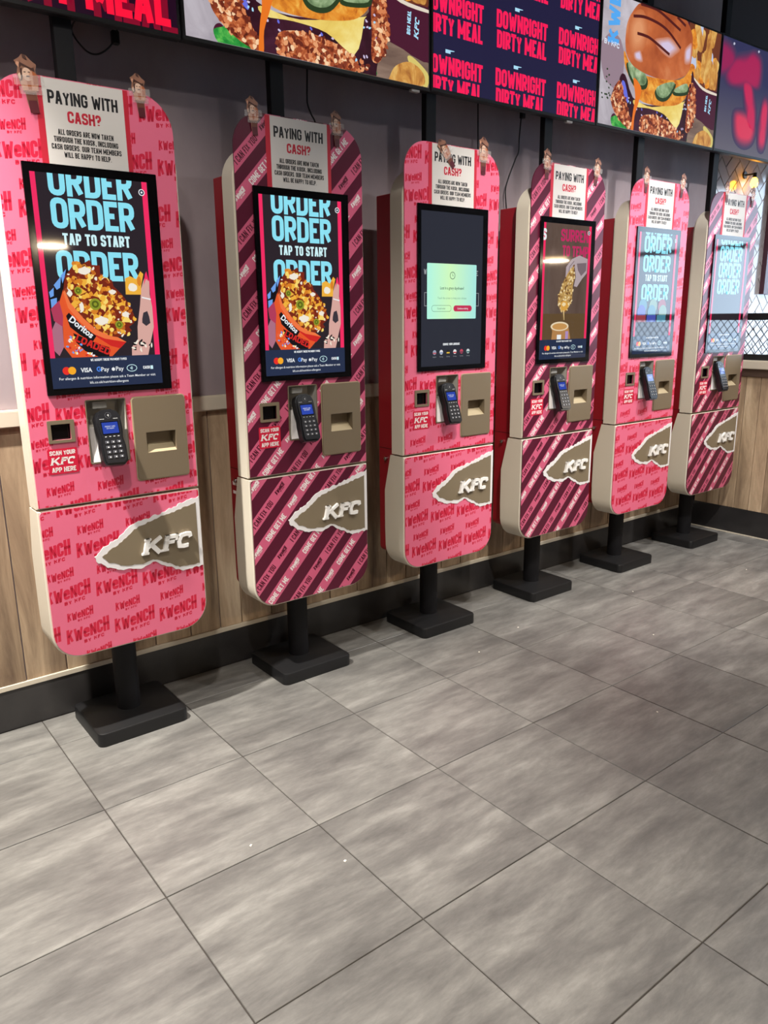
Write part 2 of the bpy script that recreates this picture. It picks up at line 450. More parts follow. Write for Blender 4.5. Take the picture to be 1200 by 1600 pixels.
wall = struct(box('wall_back', -2.75, 4.13, YW+0.012, YW+0.16, 0.0, 3.25, M_plaster))
seams = [-2.7, -2.52, -2.36, -2.17, -2.0, -1.83, -1.64, -1.49, -1.3, -1.12, -0.95, -0.8, -0.62, -0.44, -0.23, -0.03, 0.108, 0.29, 0.44, 0.585, 0.713, 0.81, 0.95, 1.08, 1.25, 1.40, 1.573, 1.69, 1.772, 1.92, 2.051, 2.19, 2.36, 2.5, 2.66, 2.8, 2.97, 3.1, 3.27, 3.42, 3.58, 3.71, 3.88, 4.02, 4.2]
for a, b in zip(seams, seams[1:]):
    dd = random.uniform(0, 0.0025)
    box('plank', a+0.0022, b-0.0022, YW+0.002+dd, YW+0.0119, 0.166, 1.0495, M_plank, wall, bev=0.0012)
struct(box('trim_1', -2.75, 4.2, YW-0.018, YW+0.0119, 1.05, 1.106, M_cream, bev=0.004, seg=2))
struct(box('trim_2', -2.75, 4.2, YW-0.003, YW+0.0119, 0.147, 0.1655, M_cream, bev=0.0015))
struct(box('baseboard_back', -2.75, 4.2, YW, YW+0.0119, 0.0, 0.1465, M_skirt))

# half wall closing the row on the right, planked like the back wall
XR = 4.21
half = struct(box('wall_half', XR+0.012, XR+0.13, -1.60, YW-0.003, 0.0, 1.054, M_room))
ys = [0.206, 0.12, 0.037, -0.07, -0.163, -0.25, -0.36, -0.5, -0.62, -0.77, -0.9, -1.05, -1.18, -1.33, -1.47, -1.6]
for a, b in zip(ys, ys[1:]):
    box('plank', XR+0.001+random.uniform(0, 0.002), XR+0.0119, b+0.0016, a-0.0016, 0.168, 1.0085, M_plank, half, bev=0.0012)
struct(box('trim_3', XR-0.004, XR+0.0119, -1.6, YW-0.004, 1.009, 1.0545, M_brown))
struct(box('trim_4', XR-0.018, XR+0.15, -1.62, YW-0.019, 1.055, 1.106, M_cream, bev=0.004, seg=2))
struct(box('baseboard_right', XR-0.002, XR+0.0119, -1.6, YW-0.001, 0.0, 0.1665, M_skirt))
struct(box('trim_5', XR-0.010, XR-0.0021, -1.6, YW-0.001, 0.0, 0.006, M_cream))

# herringbone tiled wall beyond the half wall
wt = struct(box('wall_tiled', 4.1301, 7.6, YW+0.012, YW+0.16, 0.0, 3.25, M_tgrout))
TW = 0.0757; region = rect(4.135, 5.95, 1.0, 2.62)
def tile_piece(poly):
    cx = sum(q[0] for q in poly)/len(poly); cz = sum(q[1] for q in poly)/len(poly); n = len(poly)
    ins = [(cx+(x-cx)*0.965, cz+(z-cz)*0.965) for x, z in poly]
    ta, tb = random.uniform(-0.012, 0.012), random.uniform(-0.012, 0.012)
    f = lambda x, z: (x-cx)*ta+(z-cz)*tb
    v = [(x, YW+0.0118, z) for x, z in poly]+[(x, YW+0.005+f(x, z), z) for x, z in poly]+[(x, YW+0.0035+f(x, z), z) for x, z in ins]
    fc = [list(range(2*n, 3*n))]
    for k in range(n):
        l = (k+1) % n; fc += [[k, l, n+l, n+k], [n+k, n+l, 2*n+l, 2*n+k]]
    me_obj('tile', v, fc, M_tile, wt)
c45 = math.sqrt(0.5)
for i in range(-20, 44):
    for j in range(-20, 44):
        s = (i-j) % 4
        if s == 0: r = (i, i+2, j, j+1)
        elif s == 3: r = (i, i+1, j, j+2)
        else: continue
        g = 0.022
        q = [(a*TW, b*TW) for a, b in rect(r[0]+g, r[1]-g, r[2]+g, r[3]-g)]
        q = [(4.30+(a-b)*c45, 1.35+(a+b)*c45) for a, b in q]
        q = clip_convex(q, region)
        if q and len(q) > 2:
            ar = abs(sum(q[k][0]*q[(k+1) % len(q)][1]-q[(k+1) % len(q)][0]*q[k][1] for k in range(len(q))))/2
            if ar > 0.0004: tile_piece(q)

# the rest of the room, out of frame: side and front walls, ceiling, shop window
struct(box('wall_left', -2.88, -2.7501, -4.65, 0.37, 0.0, 3.25, M_room))
struct(box('wall_front', -2.75, 7.6, -4.78, -4.6501, 0.0, 3.25, M_room))
struct(box('ceiling', -2.9, 7.8, -4.8, 0.37, CEIL, CEIL+0.1, M_ceil))
wr = struct(box('wall_right', 7.601, 7.75, -4.65, 0.37, 0.0, 0.45, M_room))
box('header', 7.601, 7.75, -4.65, 0.37, 2.75, 3.2499, M_room, wr)
box('pier', 7.601, 7.75, -4.65, -3.5505, 0.4501, 2.7499, M_room, wr); box('pier', 7.601, 7.75, 0.3505, 0.37, 0.4501, 2.7499, M_room, wr)
M_frame = mat('dark_window_frame', (40, 42, 46), 0.4)
M_glass = bpy.data.materials.new('window_glass'); M_glass.use_nodes = True
_nt = M_glass.node_tree; _nt.nodes.clear()
_o = _nt.nodes.new('ShaderNodeOutputMaterial'); _t = _nt.nodes.new('ShaderNodeBsdfTransparent'); _g = _nt.nodes.new('ShaderNodeBsdfGlossy'); _mx = _nt.nodes.new('ShaderNodeMixShader')
_g.inputs['Roughness'].default_value = 0.02; _mx.inputs[0].default_value = 0.06
_nt.links.new(_t.outputs[0], _mx.inputs[1]); _nt.links.new(_g.outputs[0], _mx.inputs[2]); _nt.links.new(_mx.outputs[0], _o.inputs[0])
for k in range(4):
    a = -3.55+k*0.975; b = a+0.975
    bm = bmesh.new()
    for q in ((a+0.001, a+0.05, 0.451, 2.749), (b-0.05, b-0.001, 0.451, 2.749), (a+0.05, b-0.05, 0.451, 0.51), (a+0.05, b-0.05, 2.69, 2.749), (a+0.05, b-0.05, 2.05, 2.10)):
        bm_box(bm, 7.64, 7.70, q[0], q[1], q[2], q[3])
    w = struct(bm_obj('window_%d' % (k+1), bm, M_frame))
    me_obj('pane', [(7.67, a+0.05, 0.51), (7.67, b-0.05, 0.51), (7.67, b-0.05, 2.69), (7.67, a+0.05, 2.69)], [(0, 1, 2, 3)], M_glass, w)
struct(box('pavement', 7.9, 22, -16, 12, -0.25, -0.12, mat('pavement_stone', (120, 120, 122), 0.9)))

# ceiling spotlights
M_lens = glow('lamp_lens', (255, 240, 220), 6.0)
M_trimring = mat('spot_ring', (40, 40, 42), 0.5)
for k, (x, y, ax, ay, watt, cone, colr) in enumerate(SPOTS):
    t = thing('ceiling_spotlight', 'round black recessed spotlight in the dark ceiling', 'spotlight', (x, y, CEIL), 'ceiling spotlights')
    bm = bmesh.new(); n = 24
    for (r0, z0), (r1, z1) in zip([(0.045, -0.004), (0.06, -0.006), (0.062, -0.001)], [(0.06, -0.006), (0.062, -0.001), (0.045, -0.001)]):
        A = [bm.verts.new((r0*math.cos(2*math.pi*i/n), r0*math.sin(2*math.pi*i/n), z0)) for i in range(n)]
        B = [bm.verts.new((r1*math.cos(2*math.pi*i/n), r1*math.sin(2*math.pi*i/n), z1)) for i in range(n)]
        for i in range(n): bm.faces.new((A[i], A[(i+1) % n], B[(i+1) % n], B[i]))
    bm_obj('ring', bm, M_trimring, t)
    me_obj('lens_%d_offscreen' % (k+1), [(0.044*math.cos(2*math.pi*i/n), 0.044*math.sin(2*math.pi*i/n), -0.003) for i in range(n)], [list(range(n))[::-1]], M_lens, t)
    ld = bpy.data.lights.new('spot_beam', 'SPOT'); ld.energy = watt*SPOT_GAIN; ld.spot_size = math.radians(cone); ld.spot_blend = 0.55; ld.color = colr; ld.shadow_soft_size = 0.05
    lo = bpy.data.objects.new('ceiling_spot_%d_offscreen' % (k+1), ld); COL.objects.link(lo); lo.location = (x, y, CEIL-0.02)
    d = Vector((ax, ay, 0.9))-lo.location; lo.rotation_euler = d.to_track_quat('-Z', 'Y').to_euler()
# ------------------------------------------------------------------ display images
def inside(q, poly):
    x, z = q; c = False; n = len(poly)
    for i in range(n):
        a, b = poly[i], poly[i-1]
        if (a[1] > z) != (b[1] > z) and x < (b[0]-a[0])*(z-a[1])/(b[1]-a[1])+a[0]: c = not c
    return c
def scatter(poly, n, seed):
    rd = random.Random(seed); xs = [q[0] for q in poly]; zs = [q[1] for q in poly]; out = []
    while len(out) < n:
        q = (rd.uniform(min(xs), max(xs)), rd.uniform(min(zs), max(zs)))
        if inside(q, poly): out.append(q)
    return out
ACT = (-0.178, 0.158, 1.190, 1.787)
G_dark = glow('screen_charcoal', (44, 36, 42)); G_pink = glow('screen_pink', (240, 45, 98)); G_cyan = glow('screen_cyan', (140, 224, 242))
G_ice = glow('screen_ice', (205, 240, 245)); G_navy = glow('screen_navy', (38, 48, 74)); G_white = glow('screen_white', (235, 238, 240))
G_orange = glow('screen_orange', (226, 88, 44)); G_red = glow('screen_red', (205, 40, 36)); G_blue = glow('screen_blue', (110, 160, 230))
G_chip = glow('screen_chip', (238, 176, 62)); G_chip2 = glow('screen_chip2', (214, 128, 40)); G_chip3 = glow('screen_chip3', (247, 214, 110)); G_meat = glow('screen_meat', (120, 40, 24))
G_chees = glow('screen_cheese', (240, 232, 216)); G_jal = glow('screen_jalapeno', (142, 150, 44)); G_jal2 = glow('screen_jalapeno2', (86, 96, 26)); G_skin = glow('screen_skin', (214, 166, 156)); G_ink = glow('screen_ink', (58, 52, 60))
G_black = glow('screen_black', (22, 20, 24)); G_yel = glow('screen_yellow', (246, 170, 40)); G_mcred = glow('screen_mcred', (230, 50, 40)); G_gblue = glow('screen_gblue', (80, 140, 240))
def payments(P, k=1.0):
    P.add(rect(ACT[0], ACT[1], ACT[2], 1.279), G_navy, 3)
    P.add(fit_text('WE ACCEPT THESE PAYMENT TYPES', -0.062, 0.048, 1.2665, 0.007, 0.2), G_white, 4)
    P.add(disc(-0.135, 1.241, 0.0115), G_mcred, 4); P.add(disc(-0.119, 1.241, 0.0115), G_yel, 5)
    P.add(bfont('VISA', 0.018, -0.077, 1.241, 0.034, bold=0.03), G_white, 4)
    P.add(bfont('Pay', 0.018, -0.021, 1.241, 0.024, bold=0.01), G_white, 4)
    P.add(line([(-0.0395+0.006*math.cos(a/10), 1.242+0.006*math.sin(a/10)) for a in range(8, 63, 6)]+[(-0.0395, 1.242)], 0.0028), G_gblue, 4)
    P.add(bfont('Pay', 0.018, 0.024, 1.241, 0.024, bold=0.01), G_white, 4)
    P.add(disc(0.004, 1.240, 0.0052, 12), G_white, 4); P.add([(0.004, 1.246), (0.008, 1.251), (0.005, 1.247)], G_white, 4)
    ring = [(0.062+0.0155*math.cos(2*math.pi*i/24), 1.241+0.010*math.sin(2*math.pi*i/24)) for i in range(24)]
    P.add(stroke_poly(ring, 0.0018, True), G_ice, 4)
    for r in (0.003, 0.006, 0.009): P.add(line([(0.055+r*math.cos(a), 1.241+r*0.8*math.sin(a)) for a in (-0.8, -0.3, 0.3, 0.8)], 0.0014), G_ice, 4)
    P.add(fit_text('CASH', 0.098, 0.120, 1.2365, 0.009, 0.2), G_white, 4); P.add(rect(0.122, 0.130, 1.235, 1.246), G_ice, 4)
    P.add(bfont('For allergen & nutrition information please ask a Team Member or visit', 0.0105, -0.011, 1.218, 0.294, bold=0.008), G_white, 4)
    P.add(bfont('kfc.co.uk/nutrition-allergens', 0.0105, -0.011, 1.2035, 0.118, bold=0.008), G_white, 4)
def badge(P):
    P.add(disc(0.138, 1.757, 0.0095), G_white, 5); P.add(disc(0.138, 1.757, 0.0072), G_navy, 6); P.add(disc(0.138, 1.757, 0.003), G_white, 7)
def bars(P, m=None, z0=1.279):
    m = m or G_pink; P.add(rect(-0.177, -0.163, z0, ACT[3]), m, 2); P.add(rect(0.140, 0.156, z0, ACT[3]), m, 2)
def orders(P, rows, m, tapz):
    for z in rows: P.add(fit_text('ORDER', -0.131, 0.110, z, 0.083, 0.185, 0.045), m, 1)
    if tapz: P.add(fit_text('TAP TO START', -0.106, 0.090, tapz, 0.032, 0.20, 0.07), G_ice, 1)
FOOD = [(-0.097, 1.527), (-0.081, 1.548), (-0.058, 1.546), (-0.036, 1.558), (-0.032, 1.544), (-0.008, 1.543), (-0.009, 1.515), (0.024, 1.502), (0.028, 1.484), (0.051, 1.461), (0.073, 1.428), (0.087, 1.389), (0.081, 1.377), (0.064, 1.365), (0.07, 1.356), (0.062, 1.344), (0.027, 1.335), (-0.016, 1.339), (-0.039, 1.355), (-0.077, 1.39), (-0.11, 1.431), (-0.12, 1.471), (-0.111, 1.51)]
def nachos(P):
    P.add([(-0.12, 1.473), (-0.11, 1.434), (-0.077, 1.39), (-0.039, 1.355), (-0.016, 1.339), (0.024, 1.335), (0.05, 1.32), (0.03, 1.302), (0.005, 1.279), (-0.115, 1.279), (-0.135, 1.31), (-0.132, 1.368), (-0.155, 1.385), (-0.16, 1.419), (-0.135, 1.442)], G_orange, 3)
    P.add([(-0.16, 1.419), (-0.135, 1.442), (-0.128, 1.40), (-0.132, 1.368), (-0.155, 1.385)], glow('screen_magenta', (176, 60, 90)), 4)
    P.add([(-0.163, 1.36), (-0.15, 1.385), (-0.133, 1.37), (-0.135, 1.31), (-0.15, 1.285), (-0.163, 1.30)], glow('screen_mauve', (170, 110, 130)), 3)
    P.add([(-0.163, 1.45), (-0.106, 1.53), (-0.096, 1.525), (-0.12, 1.473), (-0.136, 1.434), (-0.163, 1.417)], G_black, 3)
    for q in ([(-0.16, 1.465), (-0.146, 1.478), (-0.148, 1.455), (-0.158, 1.45)], [(-0.145, 1.485), (-0.122, 1.51), (-0.128, 1.478), (-0.138, 1.472)], [(-0.122, 1.512), (-0.106, 1.53), (-0.112, 1.508), (-0.12, 1.49)], [(-0.158, 1.445), (-0.14, 1.45), (-0.142, 1.43), (-0.158, 1.42)]): P.add(q, G_blue, 4)
    P.add(FOOD, G_meat, 5)
    rd = random.Random(3); L = [G_chip, G_chip2, G_chip3, G_chees, G_meat, G_chip, glow('screen_chip4', (228, 148, 48)), G_chip2, glow('screen_chip5', (190, 100, 34)), G_chip3, glow('screen_meat2', (150, 62, 30))]
    for k, q in enumerate(scatter(FOOD, 250, 11)):
        m = L[k % len(L)]; r = rd.uniform(0.006, 0.013)*(0.6 if m is G_chees else 0.7 if m is G_meat else 1.0)
        if m in (G_chip, G_chip3) and k % 3 == 0:
            a = rd.uniform(0, 6.28); t = [(q[0]+r*1.5*math.cos(a+o), q[1]+r*1.5*math.sin(a+o)) for o in (0, 2.0, 4.1)]
            if not all(inside(c, FOOD) for c in t): continue
            P.add(t, m, 6+k*0.1)
        else: P.add(blob(q[0], q[1], r, r*rd.uniform(0.5, 1), k, 0.45, 9, rd.uniform(0, 3)), m, 6+k*0.1)
    for x, z, r in ((-0.034, 1.432, 0.017), (0.032, 1.372, 0.012), (-0.080, 1.47, 0.011)):
        P.add(disc(x, z, r), G_jal, 34); P.add(disc(x, z, r*0.62), G_jal2, 35); P.add(disc(x, z, r*0.3), G_jal, 36)
    for x, z, rx, rz in ((-0.055, 1.527, 0.024, 0.012), (-0.02, 1.385, 0.022, 0.014), (-0.075, 1.424, 0.007, 0.017), (0.055, 1.403, 0.014, 0.009), (-0.105, 1.462, 0.009, 0.012), (0.02, 1.468, 0.012, 0.008)):
        P.add(blob(x, z, rx, rz, int(x*1e4), 0.35, 12), G_chees, 37)
    P.add([(-0.123, 1.465), (-0.118, 1.471), (-0.107, 1.437), (-0.074, 1.393), (-0.036, 1.357), (0.002, 1.339), (0.024, 1.335), (0.05, 1.32), (0.0, 1.326), (-0.02, 1.33), (-0.045, 1.345), (-0.083, 1.381), (-0.114, 1.422)], glow('screen_orange2', (238, 118, 66)), 39)
    P.add([(-0.016, 1.332), (0.048, 1.32), (0.028, 1.302), (0.0, 1.31), (-0.06, 1.352)], G_red, 40)
    P.add([(-0.122, 1.399), (-0.113, 1.408), (-0.079, 1.37), (-0.04, 1.34), (-0.054, 1.322), (-0.088, 1.344), (-0.114, 1.367)], G_black, 40)
    P.add(xf(bfont('Doritos', 0.026, 0, 0, 0.080, bold=0.03), -0.081, 1.366, -0.72), G_white, 41)
    P.add([(-0.107, 1.35), (-0.082, 1.338), (-0.042, 1.319), (-0.005, 1.306), (-0.007, 1.279), (-0.04, 1.279), (-0.077, 1.297), (-0.101, 1.323)], G_black, 40)
    P.add(xf(fit_text('LOADED', -0.053, 0.053, -0.010, 0.021, 0.24, 0.06), -0.052, 1.3135, -0.44), G_red, 41)
    for k, q in enumerate(scatter([(-0.126, 1.339), (-0.108, 1.341), (-0.085, 1.314), (-0.052, 1.282), (-0.112, 1.283), (-0.129, 1.307)], 34, 5)):
        P.add(blob(q[0], q[1], 0.006, 0.004, k, 0.6, 7, k), [G_red, G_white, G_orange, G_blue, G_chip3][k % 5], 42+k*0.1)
    P.add([(0.112, 1.477), (0.121, 1.501), (0.132, 1.522), (0.14, 1.501), (0.138, 1.462), (0.143, 1.425), (0.143, 1.364), (0.132, 1.327), (0.118, 1.279), (0.066, 1.279), (0.068, 1.304), (0.089, 1.328), (0.091, 1.365), (0.105, 1.431)], G_skin, 3)
    P.add([(0.065, 1.508), (0.081, 1.515), (0.099, 1.506), (0.114, 1.53), (0.123, 1.522), (0.113, 1.486), (0.111, 1.461), (0.063, 1.461)], G_chip, 4)
    P.add(blob(0.085, 1.482, 0.016, 0.013, 4), G_chees, 5); P.add(blob(0.108, 1.50, 0.008, 0.016, 6), G_chip2, 5)
    P.add([(0.121, 1.488), (0.128, 1.522), (0.133, 1.53), (0.139, 1.50), (0.13, 1.508)], G_pink, 6)
    P.add([(0.108, 1.389), (0.113, 1.407), (0.126, 1.412), (0.131, 1.395), (0.133, 1.376), (0.119, 1.367), (0.107, 1.377)], G_ink, 4)
    for k, q in enumerate(scatter([(0.073, 1.319), (0.096, 1.325), (0.134, 1.324), (0.132, 1.30), (0.106, 1.292), (0.074, 1.30)], 16, 8)): P.add(blob(q[0], q[1], 0.009, 0.004, k, 0.5, 8, k), G_black if k % 2 else G_chees, 5+k*0.2)
    P.add([(0.112, 1.455), (0.140, 1.449), (0.14, 1.445), (0.112, 1.451)], G_white, 6)
def image_nachos(P):
    P.add(rect(*ACT), G_dark, 0); bars(P); orders(P, (1.641, 1.729, 1.499), G_cyan, 1.597); nachos(P); badge(P); payments(P)
def image_dialog(P):
    P.add(rect(*ACT), glow('screen_slate', (44, 46, 56)), 0)
    g = glow('screen_grey', (150, 154, 158))
    P.add(stroke_poly(rect(-0.161, 0.139, 1.429, 1.480), 0.0022, True), g, 1)
    P.add(fit_text('W', -0.165, -0.15, 1.55, 0.02, 0.2), g, 1); P.add(fit_text('E', 0.119, 0.133, 1.55, 0.02, 0.2), g, 1)
    m = glow('screen_mint', (196, 246, 206)); nt = m.node_tree
    b = nt.nodes['Principled BSDF']; tc = nt.nodes.new('ShaderNodeTexCoord'); sp = nt.nodes.new('ShaderNodeSeparateXYZ'); mr = nt.nodes.new('ShaderNodeMapRange'); rp = nt.nodes.new('ShaderNodeValToRGB')
    nt.links.new(tc.outputs['Object'], sp.inputs[0]); nt.links.new(sp.outputs[0], mr.inputs[0]); mr.inputs[1].default_value = -0.148; mr.inputs[2].default_value = 0.125
    nt.links.new(mr.outputs[0], rp.inputs[0]); e = rp.color_ramp.elements; e[0].color = rgb((178, 246, 226)); e[1].color = rgb((168, 232, 226)); q = e.new(0.45); q.color = rgb((208, 250, 190))
    nt.links.new(rp.outputs[0], b.inputs['Emission Color'])
    P.add(rrect(-0.148, 0.124, 1.378, 1.593, 0.004, 3), m, 2)
    k = glow('screen_darkgreen', (40, 70, 62))
    P.add(stroke_poly(disc(-0.011, 1.548, 0.0135, 24), 0.0022, True), k, 3); P.add(line([(-0.011, 1.557), (-0.011, 1.547), (-0.005, 1.547)], 0.0016), k, 3)
    P.add(bfont('Lost in a gravy daydream?', 0.016, -0.012, 1.499, 0.132, bold=0.01), k, 3)
    P.add(bfont('Touch the screen to keep your chicken', 0.012, -0.012, 1.460, 0.160), glow('screen_midgreen', (110, 150, 130)), 3)
    P.add(stroke_poly(rrect(-0.123, -0.017, 1.407, 1.431, 0.0115, 6), 0.0012, True), k, 3); P.add(bfont('Cancel order', 0.0105, -0.071, 1.419, 0.044), k, 3)
    P.add(rrect(-0.004, 0.100, 1.407, 1.431, 0.0115, 6), glow('screen_raspberry', (196, 48, 84)), 3); P.add(bfont('Continue ordering', 0.0105, 0.048, 1.419, 0.060, bold=0.01), G_white, 4)
    P.add(fit_text('CHOOSE YOUR LANGUAGE', -0.060, 0.034, 1.272, 0.009, 0.2), G_white, 1)
    for x, c1, c2 in zip((-0.106, -0.069, -0.031, 0.007, 0.045, 0.083), ((150, 160, 180), (220, 220, 224), (40, 40, 40), (230, 230, 230), (190, 70, 90), (200, 210, 210)), ((190, 90, 100), (120, 140, 180), (220, 180, 60), (200, 60, 70), (110, 60, 80), (60, 110, 110))):
        P.add(disc(x, 1.245, 0.0095, 16), glow('flag%d' % c1[0]+'_%d' % c1[1], c1), 1)
        P.add(rect(x-0.0085, x+0.0085, 1.239, 1.2445), glow('flagb%d' % c2[0]+'_%d' % c2[1], c2), 2)
        P.add(bfont('English' if x < -0.1 else 'Cymraeg', 0.007, x, 1.227, 0.018), g, 1)
def image_gravy(P):
    bg = glow('screen_umber', (88, 72, 66)); noisy(bg, [(84, 66, 58), (104, 86, 76)], (9, 1, 3), emit=1.0)
    P.add(rect(*ACT), bg, 0); P.add(rect(-0.17, 0.14, 1.279, 1.395), glow('screen_sepia', (96, 74, 48)), 1)
    bars(P)
    ph = glow('screen_rose', (190, 44, 96))
    P.add(fit_text('SURREND', -0.060, 0.168, 1.713, 0.053, 0.2, 0.05), ph, 1); P.add(fit_text('TO TEMPT', -0.046, 0.168, 1.648, 0.048, 0.2, 0.05), ph, 1)
    P.add(fit_text('S', -0.186, -0.158, 1.712, 0.050, 0.22), G_white, 3)
    sk = glow('screen_glove', (176, 160, 164)); sk2 = glow('screen_glove2', (120, 104, 110))
    P.add([(-0.017, 1.544), (-0.015, 1.602), (0.022, 1.638), (0.078, 1.656), (0.138, 1.642), (0.136, 1.579), (0.102, 1.551), (0.068, 1.515), (0.046, 1.519), (0.057, 1.559), (0.046, 1.604), (0.012, 1.576), (-0.007, 1.545)], sk, 3)
    P.add([(0.06, 1.62), (0.13, 1.625), (0.13, 1.59), (0.095, 1.565), (0.07, 1.59)], sk2, 4); P.add(line([(0.0, 1.56), (0.01, 1.605), (0.04, 1.63)], 0.004), sk2, 4)
    ck = [(0.038, 1.612), (0.049, 1.564), (0.038, 1.523), (0.036, 1.451), (-0.003, 1.402), (-0.039, 1.404), (-0.063, 1.437), (-0.062, 1.473), (-0.034, 1.531), (-0.002, 1.576)]
    P.add(ck, glow('screen_crumb', (186, 148, 86)), 5)
    L = [glow('screen_crumb2', (222, 190, 130)), glow('screen_crumb3', (142, 102, 54)), glow('screen_crumb4', (236, 214, 166)), glow('screen_crumb5', (112, 78, 46))]
    for k, q in enumerate(scatter(ck, 110, 2)): P.add(blob(q[0], q[1], 0.008, 0.0055, k, 0.4, 8, k), L[k % 4], 6+k*0.1)
    P.add(blob(-0.02, 1.43, 0.03, 0.026, 3, 0.2), glow('screen_gravy', (214, 158, 70)), 18); P.add(blob(-0.024, 1.437, 0.016, 0.010, 9, 0.3), L[2], 19)
    P.add([(-0.027, 1.405), (-0.019, 1.405), (-0.016, 1.366), (-0.019, 1.366)], L[0], 18)
    pot = glow('screen_pot', (176, 128, 78))
    P.add([(-0.106, 1.338), (0.020, 1.338), (0.038, 1.279), (-0.098, 1.279), (-0.094, 1.317)], pot, 3); P.add(disc(-0.043, 1.338, 0.064, 24, 0.021), glow('screen_potrim', (228, 210, 176)), 4); P.add(disc(-0.043, 1.337, 0.053, 24, 0.015), glow('screen_potin', (196, 146, 84)), 5)
    P.add(rect(-0.06, -0.03, 1.279, 1.30), G_white, 5); P.add(rect(0.0, 0.02, 1.279, 1.315), glow('screen_lilac', (170, 140, 190)), 5)
    badge(P); payments(P)
def image_orders(P):
    P.add(rect(*ACT), G_dark, 0); bars(P)
    orders(P, (1.775, 1.690, 1.597, 1.455), G_cyan, 1.553)
    L = [glow('screen_teal', (70, 130, 150)), glow('screen_sage', (120, 150, 130)), glow('screen_brick', (150, 60, 70)), glow('screen_indigo', (70, 80, 170))]
    for k, (x, z) in enumerate([(-0.11, 1.43), (-0.02, 1.43), (0.06, 1.43), (-0.12, 1.40), (-0.03, 1.40), (0.07, 1.40)]): P.add(disc(x, z, 0.036, 18), L[k % 4], 2+k*0.2)
    for k, x in enumerate((-0.12, -0.03, 0.06)): P.add(rect(x-0.04, x+0.04, 1.35, 1.385), L[(k+2) % 4], 4)
    badge(P); payments(P)
def image_orders_dark(P):
    P.add(rect(*ACT), G_dark, 0); bars(P)
    orders(P, (1.760, 1.672, 1.584, 1.496), G_cyan, None)
    badge(P); payments(P)

# ------------------------------------------------------------------ vinyl prints of the fronts
UP = rrect(-0.256, 0.256, 0.838, 2.036, (0, 0, 0.108, 0.108), 10)
LO = rrect(-0.256, 0.256, 0.341, 0.824, (0.084, 0.084, 0.006, 0.012), 8)
NICHE = (-0.087, 0.032, 0.956, 1.148); SLOT = (0.091, 0.190, 0.970, 1.035); SCAN = (-0.196, -0.140, 1.038, 1.085)
HOLES = (NICHE, SLOT, SCAN)
def kwench(s=1.0):
    """the slanted logo word with its by-line, about 0.14 wide, centred"""
    out = []; x = 0.0
    hs = (1.0, 0.90, 0.80, 0.84, 0.92, 1.06); ofs = (-0.02, 0.0, 0.06, 0.04, 0.02, -0.02)
    for ch, k, o in zip('KWeNCH', hs, ofs):
        h = 0.047*k; w = 0.0205; t = 0.0090
        W_, q = glyph(ch, w, h, t)
        out += [[(a+x+0.16*b, b+0.043*o) for a, b in f] for f in q]; x += W_+0.0008
    f_ = 0.138/x; out = [[(a*f_-0.069, b-0.014) for a, b in f] for f in out]
    q, w = text('BY KFC', 0.0120, 0.0104, 0.0036, 0.0018, 0.15)
    out += [[(a-0.018, b-0.0300) for a, b in f] for f in q]
    return xf(out, 0, 0, 0.125, s)
KW = kwench()
def pattern_kwench(P, x0, z0, dz):
    for r in range(-3, 10):
        for c in range(-8, 9):
            x = x0-0.047*r+0.153*c; z = z0+dz*r
            if -0.36 < x < 0.36 and 0.2 < z < 2.15:
                P.add(xf(KW, x, z), M_crim, 0); P.add(xf(KW, x-0.018, z+0.064, 0, 0.60), M_crim, 0)
TH = math.radians(47)
def pattern_stripes(P):
    c, s = math.cos(TH), math.sin(TH)
    def T(polys): return [[(c*a-s*b, s*a+c*b) for a, b in f] for f in polys]
    ican, wi = text('I CAN FIX YOU', 0.0225, 0.0098, 0.0035, 0.0016); come, wc = text('COME GET ME', 0.0225, 0.0098, 0.0037, 0.0016)
    for j in range(-3, 12):
        for kind in (0, 1):
            n = (0.4545, 0.3775)[kind]+0.1665*j+0.0105; t0 = (0.1244, 0.1185)[kind]+0.1793*j
            P.add(T([rect(-0.6, 2.2, n-0.0205, n+0.0205)]), M_rose, 0)
            for k in range(-9, 12):
                t = t0+0.229*k; q = ican if kind == 0 else come; w = wi if kind == 0 else wc; m = M_wine if kind == 0 else M_wprint
                x = c*(t+0.06)-s*n; z = s*(t+0.06)+c*n
                if -0.45 < x < 0.45 and 0.2 < z < 2.2:
                    f = 0.116/w; P.add(T([[(a*f+t, b+n-0.0112) for a, b in g] for g in q]), m, 1)
                    P.add(T(xf(KW, t+0.172, n+0.002, -0.125, 0.36)), m, 1)

TORN_U = [(0.256, 0.800), (0.213, 0.794), (0.174, 0.780), (0.124, 0.765), (0.068, 0.753), (0.018, 0.741), (-0.023, 0.708), (-0.07, 0.688), (-0.112, 0.656)]
TORN_L = [(-0.112, 0.656), (-0.098, 0.636), (-0.072, 0.615), (-0.022, 0.596), (0.036, 0.590), (0.086, 0.603), (0.133, 0.575), (0.181, 0.549), (0.256, 0.556)]
TIN_U = [(0.243, 0.781), (0.173, 0.764), (0.111, 0.752), (0.025, 0.725), (-0.019, 0.692), (-0.085, 0.654)]
TIN_L = [(-0.085, 0.654), (-0.065, 0.631), (-0.021, 0.611), (0.037, 0.603), (0.086, 0.611), (0.122, 0.594), (0.17, 0.566), (0.243, 0.566)]
def extrude_quads(name, polys, y0, y1, m, parent):
    v = []; f = []
    for q in polys:
        b = len(v); n = len(q); v += [(x, y0, z) for x, z in q]+[(x, y1, z) for x, z in q]
        f.append([b+i for i in range(n)]); f.append([b+n+i for i in range(n)][::-1])
        for i in range(n):
            k = (i+1) % n; f.append([b+k, b+i, b+n+i, b+n+k])
    return me_obj(name, v, f, m, parent)
